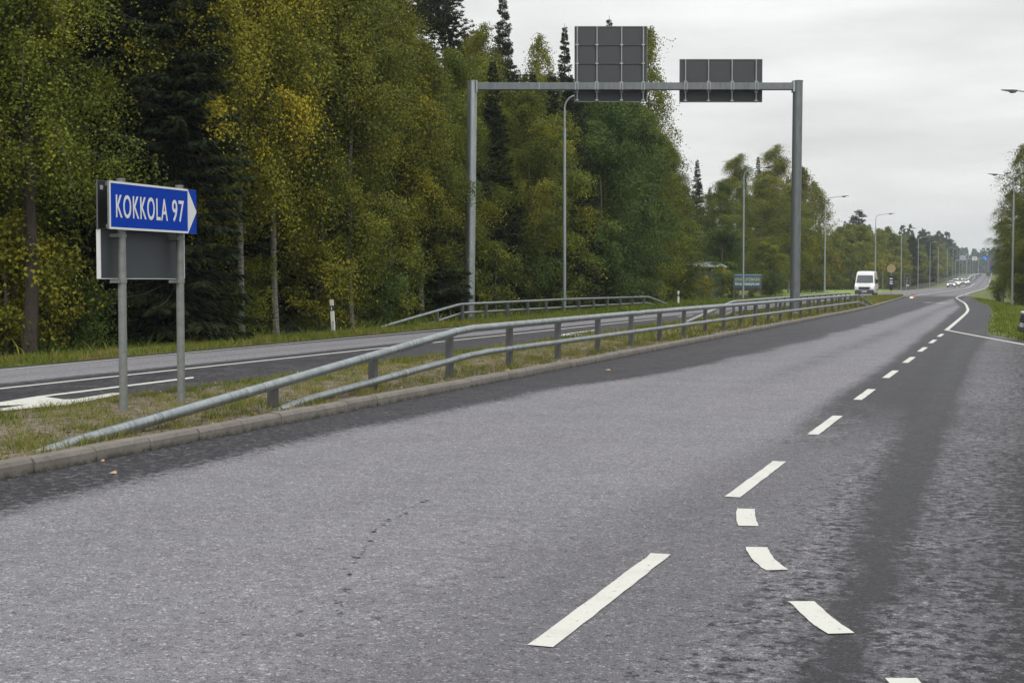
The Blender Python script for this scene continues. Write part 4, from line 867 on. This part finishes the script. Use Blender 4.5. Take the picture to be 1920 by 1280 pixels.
def make_pine(name, seed, Ht, Rr, cb, ntuft, per, ns):
    r = np.random.RandomState(seed); segs = [([(0, 0, 0), (.1, .05, Ht * .4), (-.05, .1, Ht * .75), (0, 0, Ht)], .17, .03, 8)]; A = []
    for i in range(34):
        q = (i + r.rand()) / 34; z = cb + (Ht - cb) * q; az = r.rand() * 2 * PI; Lb = Rr * (1 - .75 * q ** 1.5) * (.5 + .6 * r.rand()); ca, sa = math.cos(az), math.sin(az)
        bp_ = lambda s: np.array([ca * Lb * s, sa * Lb * s, z + Lb * (.15 * s + .35 * s * s)])
        segs.append(([bp_(s) for s in (0, .5, 1)], .05, .012, 4))
        for j in range(ntuft // 34): s = .35 + .7 * r.rand(); A.append(bp_(s) + r.randn(3) * [.28, .28, .18])
    A = np.array(A); c = np.repeat(A, per, 0); n = len(c); D = r.randn(n, 3); D[:, 2] = np.abs(D[:, 2]) * .8; D /= np.linalg.norm(D, axis=1)[:, None]; e = np.cross(D, r.randn(n, 3)); e /= np.linalg.norm(e, axis=1)[:, None]
    sz = ns * (.7 + .6 * r.rand(n))[:, None]; V = np.stack([c, c + D * sz * .5 + e * sz * .1, c + D * sz, c + D * sz * .5 - e * sz * .1], 1).reshape(-1, 3)
    mb = MB(); tubes_np(mb, segs); tr = mb.build('trunk', BARK_D, None, True); cr = npmesh('crown', V, np.arange(4 * n).reshape(-1, 4), PINEN, attr={'tint': ('FACE', np.clip(.5 + .25 * r.randn(n), 0, 1))})
    return tree_root(name, [tr, cr])
P_ = {}
P_['bG'] = make_broadleaf('birch', 21, 15, 2.7, 3.2, 78000, .072, LEAF_G, BARK_B, 1.0, tw=8)
P_['bO'] = make_broadleaf('birch', 22, 15, 2.6, 3.4, 78000, .072, LEAF_O, BARK_B, 1.1, tw=8)
P_['bY'] = make_broadleaf('birch', 23, 15, 2.5, 3.4, 78000, .072, LEAF_Y, BARK_B, 1.1, yellow=.4, tw=8)
P_['bM'] = make_broadleaf('birch', 24, 15, 2.9, 1.9, 78000, .076, LEAF_O, BARK_B, .8, yellow=.18, nb=70, tw=8)
P_['bD'] = make_broadleaf('birch', 29, 15, 2.9, 4.6, 78000, .072, LEAF_G, BARK_D, 1.1, yellow=.3, nb=64, tw=9, trunk_r=.17, dens_low=.8)
P_['aB'] = make_broadleaf('alder', 25, 12, 2.9, .8, 52000, .10, LEAF_B, BARK_G, .6, yellow=.08, nb=64, tw=8)
P_['aG'] = make_broadleaf('alder', 26, 11, 2.7, .6, 52000, .10, LEAF_G, BARK_G, .7, yellow=.15, nb=64, tw=8)
P_['bL'] = make_broadleaf('birch', 27, 16, 3.0, 2.6, 30000, .11, LEAF_O, BARK_B, 1.5, yellow=.15, nb=56, tw=8)
P_['bR'] = make_broadleaf('birch', 28, 12, 2.6, 1.0, 36000, .11, LEAF_R, BARK_B, .9, yellow=.3)
P_['s1'] = make_spruce('spruce', 31, 17, 2.6, 1.2, 72000, .20, NEEDLE)
P_['s2'] = make_spruce('spruce', 32, 16, 2.2, .8, 64000, .20, NEEDLE, nbr=8)
P_['p1'] = make_pine('pine', 33, 15.5, 3.4, 8.0, 2300, 24, .17)
P_['bu'] = make_broadleaf('bush', 41, 2.6, 1.1, .15, 8000, .065, LEAF_G, BARK_G, .5, .03, 34, 6, .5, 1.1)
P_['bw'] = make_broadleaf('bush', 42, 2.2, 1.1, .1, 8000, .065, LEAF_Y, BARK_G, .5, .03, 34, 6, .2, 1.1)
P_['bg'] = make_broadleaf('bush', 43, 2.0, 1.2, .05, 8000, .07, LEAF_B, BARK_G, .4, .03, 34, 6, .15, 1.1)
P_['fG'] = make_broadleaf('birch', 51, 14, 3.3, .4, 13000, .20, LEAF_G, BARK_G, .7, nb=64, tw=7)
P_['fO'] = make_broadleaf('birch', 52, 14, 3.2, .4, 13000, .20, LEAF_O, BARK_G, .7, nb=64, tw=7)
P_['fS'] = make_spruce('spruce', 53, 16, 2.6, .5, 10000, .42, NEEDLE, nbr=6, step=.55)
P_['fP'] = make_pine('pine', 54, 15.5, 2.6, 5.5, 600, 14, .34)
used = {}
HT = dict(bD=15, bG=15, bO=15, bY=15, bM=15, aB=12, aG=11, bL=16, bR=12, s1=17, s2=16, p1=15.5, bu=2.6, bw=2.2, bg=2, fG=14, fO=14, fS=16, fP=15.5)
CAT = {'b': 'birch', 'a': 'alder', 's': 'spruce', 'p': 'pine'}
rt = random.Random(77)
def plant(k, x, y, h, label, group=None, wide=1.0, rz=None, dz=0, cat=None):
    s = h / HT[k]; z = float(terr(x, y)) - .05 + dz; w = s * wide if k[0] in 'bs' or True else s
    rz = rt.random() * 6.28 if rz is None else rz
    o = P_[k]
    if k in used: o = dup(o, (x, y, z), rz, None, None, (w, w, s))
    else: used[k] = 1; o.location = (x, y, z); o.rotation_euler = (0, 0, rz); o.scale = (w, w, s)
    for q in ('group',):
        if q in o and not group: del o[q]
    nm = o.name.split('.')[0]; tag(o, label, cat or nm if nm == 'bush' else 'tree', group); return o
def pl(k, px, x, top, label, group=None, wide=1.0, rz=None):   # stands where column px meets lateral x; its tip reaches pixel row top
    y = col_at(px, x); d = y * math.cos(yaw) - x * math.sin(yaw); h = H + (527 - top) / F * d + .05; return plant(k, x, y, h, label, group, wide, rz)
FR = [
 ('bD', -70, -21.0, -480, 'birch at the far left edge, only its drooping leaves in view'),
 ('bD', 52, -19.7, -420, 'big birch on the far left with a dark bare lower trunk and wide green crown', .95),
 ('s1', 175, -22.6, -560, 'very dark spruce behind the left end of the direction sign'),
 ('s1', 265, -21.8, -600, 'black-green spruce directly above the direction sign'),
 ('s2', 330, -20.0, -500, 'spruce trunk seen between the two posts of the direction sign'),
 ('bY', 352, -20.6, -420, 'yellowing birch rising just right of the direction sign', .95),
 ('bY', 452, -20.4, -430, 'golden green birch with thin pale trunk, second right of the direction sign', 1.0),
 ('bO', 517, -20.9, -400, 'birch with a clear white trunk midway between direction sign and marker post', 1.1),
 ('bO', 600, -22.0, -260, 'olive birch behind the white marker post with black band', 1.05),
 ('bM', 660, -20.8, -150, 'birch with a slim white trunk between marker post and rail start', .9),
 ('bY', 735, -23.6, -45, 'tall yellow-green birch whose top almost meets the upper picture edge', 1.0),
 ('bO', 793, -22.6, 70, 'birch with pale trunk above the sloping start of the verge rail', 1.0),
 ('bG', 845, -24.8, 100, 'green birch just left of the left gantry post', 1.0),
 ('p1', 835, -30.0, -35, 'dark pine crown standing over the birches left of the gantry'),
 ('p1', 760, -36.0, -60, 'dark pine behind the tall yellow-green birch'),
 ('s1', 943, -33.0, -25, 'dark pointed spruce tip above the left end of the gantry beam', None),
 ('bG', 925, -24.8, 105, 'leafy birch just right of the left gantry post', 1.0),
 ('bO', 905, -27, 40, 'birch in the second row above the top of the left gantry post', 1.0),
 ('bM', 990, -23.2, 150, 'broad birch under the left half of the gantry beam', 1.0),
 ('bL', 1010, -29.0, 55, 'loose-leaved birch top right of the pointed spruce', .8),
 ('s2', 1058, -29.0, 48, 'slim spruce tip left of the tall square sign back', None),
 ('aG', 1055, -22.4, 200, 'green alder behind the nearest lamp post', 1.0),
 ('aB', 1120, -22.0, 235, 'dense blue-green alder under the tall square sign back', 1.1),
 ('bG', 1105, -26.0, 120, 'birch behind the tall square sign back', 1.0),
 ('s2', 1141, -31.0, 34, 'small spruce tip peeping over the tall square sign back', None),
 ('bL', 1212, -24.5, 42, 'tall loose weeping birch with sky through its leaves right of the tall sign back', 1.0),
 ('aB', 1180, -22.2, 290, 'dark alder between the two sign backs near the ground', 1.1),
 ('bG', 1235, -25.5, 235, 'birch under the gap between the two sign backs', 1.0),
 ('aG', 1262, -24.2, 330, 'low leafy alder above the second marker post', 1.0),
 ('s2', 1306, -33, 298, 'pointed dark spruce standing clear under the low wide sign back', 1.0),
 ('bG', 1345, -28, 335, 'birch left of the lamp post by the billboard', 1.5),
 ('bO', 1385, -29, 285, 'birch behind the billboard, left one of the roadside clump', 1.5),
 ('s2', 1420, -36, 292, 'spruce in the middle of the roadside clump', None),
 ('bM', 1428, -27, 330, 'wide birch at the billboard lamp post', 1.5),
 ('bO', 1455, -27.5, 268, 'tallest birch of the roadside clump left of the right gantry post', 1.5),
 ('bR', 1500, -25.5, 310, 'rusty brown birch directly behind the right gantry post', 1.5),
 ('bG', 1478, -25.5, 345, 'green birch touching the left side of the right gantry post', 1.5),
 ('bL', 1527, -26, 335, 'loose birch at the right end of the roadside clump', 1.5),
 ('aG', 1522, -24, 430, 'low rounded tree at the right foot of the roadside clump', 1.2),
 ('aG', 1445, -23.5, 440, 'low alder between billboard and right gantry post', 1.2),
 ('aB', 1350, -26, 420, 'low dark alder left of the billboard', 1.2),
]
for f in FR:
    k, px, x, top, lab = f[:5]; w = f[5] if len(f) > 5 and f[5] else 1.0
    y = col_at(px, x); d = y * math.cos(yaw) - x * math.sin(yaw); h = H + (527 - top) / F * d
    if k in ('s1', 's2', 'p1'): w *= 1.0
    pl(k, px, x, top, lab, None, w * min(1.5, max(.9, HT[k] / h)))
# the mass of trees behind the front row
cnt = 0
gl_ = {'s': ('dark spruce deep in the left forest behind the front row', 'spruces deep in the left forest'), 'b': ('birch deep in the left forest behind the front row', 'birches deep in the left forest')}
def rowfill(xa, xb, y0, y1, step, seed, kinds, hlim):
    global cnt; r = random.Random(seed); y = y0
    while y < y1:
        x = -(xa + (xb - xa) * r.random()); k = r.choice(kinds); yy = y + r.uniform(-.3, .3) * step
        d = yy * math.cos(yaw) - x * math.sin(yaw); px = 960 + F * math.tan(math.atan2(x, yy) + yaw)
        # keep the crowns under the skyline of the photograph
        if px > 1080: k = r.choice(['bG', 'aB', 'bG'])
        topl = ip(px, [0, 640, 690, 900, 960, 1060, 1200, 1270, 1290], [-500, -260, 40, 95, 130, 130, 190, 290, 350])
        h = min(hlim * (.9 + .25 * r.random()), H + (527 - topl) / F * d)
        g = gl_['b' if k[0] == 'b' else 's']; plant(k, x, yy, h, g[0], g[1], max(1.0, min(1.35, HT[k] / h * .95))); cnt += 1; y += step
rowfill(22.8, 25.5, 13, 108, 2.7, 5, ['s2', 'bG', 's1', 'aB', 's2', 'bG'] if False else ['s2', 'bG', 's1', 's2', 'bG'], 15.5)
rowfill(26.5, 31, 14, 118, 3.0, 6, ['s1', 's2', 's1', 'bG'], 16.5)
rowfill(32, 40, 16, 130, 3.2, 7, ['s1', 's2'], 18)
rowfill(41, 52, 20, 150, 4.2, 8, ['fS', 'fS', 'fS'], 19)
# the clump's dark backing
for i, (px, x, top, k) in enumerate([(1360, -38, 360, 's1'), (1395, -40, 330, 's2'), (1440, -42, 320, 's1'), (1475, -38, 330, 's2'), (1505, -34, 350, 's1'), (1330, -40, 350, 's2'), (1290, -38, 360, 's1'), (1270, -44, 330, 's1'), (1535, -31, 410, 's2')]):
    pl(k, px, x, top, 'dark spruce behind the roadside clump of birches', 'spruces behind the roadside clump', 1.2)
# bushes on the forest edge
BU = [('bw', 8, -19.6, 'yellow-leaved bush at the far left forest edge', 1.35), ('bw', 82, -20.2, 'yellow-green bush just right of the big left trunk', 1.2), ('bg', 150, -19.9, 'dark green bush left of the direction sign posts', .8), ('bg', 275, -20.2, 'low dark bush seen between the direction sign posts', .8),
      ('bg', 405, -20.0, 'low green bush right of the direction sign', .8), ('bu', 480, -20.6, 'thin bush between two pale birch trunks', .9), ('bw', 592, -19.9, 'bright yellow bush just left of the white marker post', 1.25), ('bw', 640, -20.4, 'small yellow bush right behind the white marker post', .8),
      ('bg', 712, -20.8, 'green bush behind the buried start of the verge rail', 1.0), ('bu', 765, -21.2, 'olive bush behind the sloping verge rail', 1.1), ('bg', 832, -21.6, 'dark bush left of the foot of the left gantry post', 1.1), ('bu', 930, -21.6, 'bush with orange tinge right of the left gantry post foot', 1.3), ('bg', 1005, -21.8, 'green bush behind the middle of the verge rail', 1.3),
      ('bg', 1085, -21.9, 'bush right of the foot of the nearest lamp post', 1.3), ('bg', 1150, -22, 'bush behind the far third of the verge rail', 1.3), ('bu', 1225, -22, 'bush at the far end of the verge rail', 1.2), ('bu', 1295, -22.2, 'light green bush right of the second marker post', 1.1), ('bw', 1322, -22.6, 'pale yellow-green bush in front of the teal shed', .9), ('bu', 1352, -22.6, 'light green bush left of the billboard', 1.1), ('bg', 1372, -21.9, 'low bush under the left end of the billboard', .6), ('bg', 1412, -22.0, 'low bush under the billboard', .6), ('bg', 1448, -22, 'green bush right of the billboard', 1.2), ('bg', 1540, -23.5, 'bush at the field edge beside the clump', 1.2)]
for k, px, x, lab, s in BU: plant(k, x - .9, col_at(px, x - .9), HT[k] * s, lab, None, 1.0, cat='bush')
# far forest beyond the field and along the left verge
r = random.Random(12); gf = 'trees of the far forest beyond the field'
def far(k, x, y, h, lab, g): plant(k, x, y, h, lab, g, 1.35)
SK = ([1530, 1560, 1575, 1600, 1615, 1635, 1650, 1668, 1690, 1705, 1725, 1745, 1762, 1775, 1785], [430, 425, 408, 398, 396, 425, 408, 412, 440, 428, 438, 440, 434, 455, 470])
def farfill(poly, nper, rows, seed):
    r = random.Random(seed)
    for row in range(rows):
        for i in range(nper):
            t = (i + .5 * r.random() + (row % 2) * .5) / nper; x = ip(t, poly[0], poly[1]) - row * 3.6 - r.random() * 2; y = ip(t, poly[0], poly[2]) + row * 1.2
            px = 960 + F * math.tan(math.atan2(x, y) + yaw); d = y * math.cos(yaw) - x * math.sin(yaw)
            h = H + (527 - ip(px, *SK) - r.random() * 14 - (6 if row == 0 else 0)) / F * d - float(terr(x, y)); h = max(9, min(h, 24))
            k = (r.choice(['fG', 'fO', 'fG', 'fO', 'fG', 'fO']) if px < 1700 else r.choice(['fG', 'fS', 'fP', 'fO'])) if row < 2 else r.choice(['fS', 'fG', 'fP'])
            nm = {'fG': 'green birch', 'fO': 'yellowing birch', 'fS': 'spruce', 'fP': 'pine'}[k]
            where = 'beyond the bright field' if y < 300 else 'along the verge left of the oncoming cars'
            far(k, float(x), float(y), h * (.92 if k[1] in 'GO' else 1), f'distant {nm} of the forest {where}', f'distant {nm} trees {where}')
farfill(([0, .35, .6, 1], [-62, -40, -25, -22], [262, 268, 248, 330]), 24, 3, 1)
farfill(([0, .5, 1], [-22, -22.5, -26], [335, 480, 680]), 22, 2, 2)
# birches on the right edge
plant('bL', 1.0, 131, 14.2, 'tall birch on the right edge with sky through its top leaves', None, 1.15)
plant('bM', .2, 136, 10.6, 'lower leafy birch under the tall one on the right edge', None, 1.25)
plant('bG', -.6, 141, 8.2, 'birch whose branches hang out towards the road on the right', None, 1.35)
plant('bG', 2.7, 127, 13.0, 'dense birch half cut by the right picture edge', None, 1.3)
plant('bO', 4.4, 118, 12.5, 'olive birch at the right edge behind the lamp post', None, 1.3)
plant('bM', 1.6, 129, 8.5, 'broad low birch filling the space under the right lamp head', None, 1.5)
plant('aG', 1.4, 126, 5.5, 'dark alder filling the foot of the right-hand trees', None, 1.6)
plant('aB', 3.2, 122, 7, 'blue-green alder at the right picture edge above the dark car', None, 1.5)
plant('bg', -.9, 133, 1.5, 'round bush hanging over the grass left of the right lamp post', None, 1.0, cat='bush')
plant('bu', .9, 125, 2.6, 'bush at the foot of the right-hand birches behind the lamp post', None, 1.2, cat='bush')
for i, (x, y, h, k) in enumerate([(1.5, 160, 9, 'fG'), (4, 175, 12, 'fO'), (3, 195, 11, 'fG'), (5, 215, 13, 'fO'), (3.5, 240, 12, 'fG'), (4, 270, 13, 'fS'), (6, 300, 14, 'fG'), (5, 335, 14, 'fO'), (5, 375, 14, 'fG'), (6, 420, 15, 'fS'), (5, 470, 15, 'fG'), (6, 125, 13, 'fO'), (6, 145, 13, 'fS')]):
    plant(k, x, y, h, 'tree in the row hidden behind the right-hand birches', 'trees behind the right-hand birches', 1.2)
# the wooded hill at the end of the road: one far-off mass
r = np.random.RandomState(5); A = []; T = []
def blob(n, xf, y0, y1, hh):
    yy = y0 + (y1 - y0) * r.rand(n); xx = xf(yy, n); h = hh * (.75 + .4 * r.rand(n)); rr = 3.0 + 1.2 * r.rand(n)
    m = 110; X = np.repeat(xx, m); Y = np.repeat(yy, m); Hh = np.repeat(h, m); Rr = np.repeat(rr, m); q = r.rand(n * m); a = r.rand(n * m) * 2 * PI; rad = Rr * np.sqrt(1.02 - q) * (.6 + .4 * r.rand(n * m))
    A.append(np.stack([X + np.cos(a) * rad, Y + np.sin(a) * rad, prof(Y) + 0 + q * Hh], 1)); T.append(np.clip(np.repeat(r.rand(n), m) * .5 + .3 * r.rand(n * m), 0, 1))
blob(170, lambda y, n: ip(y, [600, 1000, 1500], [-23, -30, -60]) - 3 - 70 * r.rand(n) ** 1.3, 600, 1150, 19)
blob(200, lambda y, n: ip(y, [600, 1000, 1600], [5, -4, -40]) * 0 + (xr(y) + 9 + 60 * r.rand(n) ** 1.3), 560, 1250, 17)
blob(260, lambda y, n: -110 + 130 * r.rand(n), 1250, 1420, 20)
P = np.concatenate(A); T = np.concatenate(T); n = len(P); d, e = rot_frame(r, n); a = d * 1.1; b = e * .8
V = np.stack([P - a, P + b, P + a, P - b], 1).reshape(-1, 3)
FARW = m_leaf('far_woods', [(0, (.014, .028, .010)), (.5, (.035, .055, .014)), (1, (.09, .09, .02))], .2)
tag(npmesh('far_woods', V, np.arange(4 * n).reshape(-1, 4), FARW, attr={'tint': ('FACE', T)}), 'hazy blue-green wooded hill closing the end of the road', 'woods', kind='stuff')
# ------------------------------------------------------------------ haze
mb = MB(); mb.box(-1900, 1900, -120, 3600, -3.5, 60); hz = mb.build('haze', bpy.data.materials.new('haze'), None); tag(hz, kind='stuff', label='thin pale haze in the autumn air', cat='haze')
m = hz.data.materials[0]; m.use_nodes = True; m.node_tree.nodes.clear(); o = m.node_tree.nodes.new('ShaderNodeOutputMaterial'); v = m.node_tree.nodes.new('ShaderNodeVolumePrincipled')
v.inputs['Color'].default_value = (.80, .90, .98, 1); v.inputs['Density'].default_value = .00024; v.inputs['Anisotropy'].default_value = .2; m.node_tree.links.new(v.outputs[0], o.inputs['Volume'])
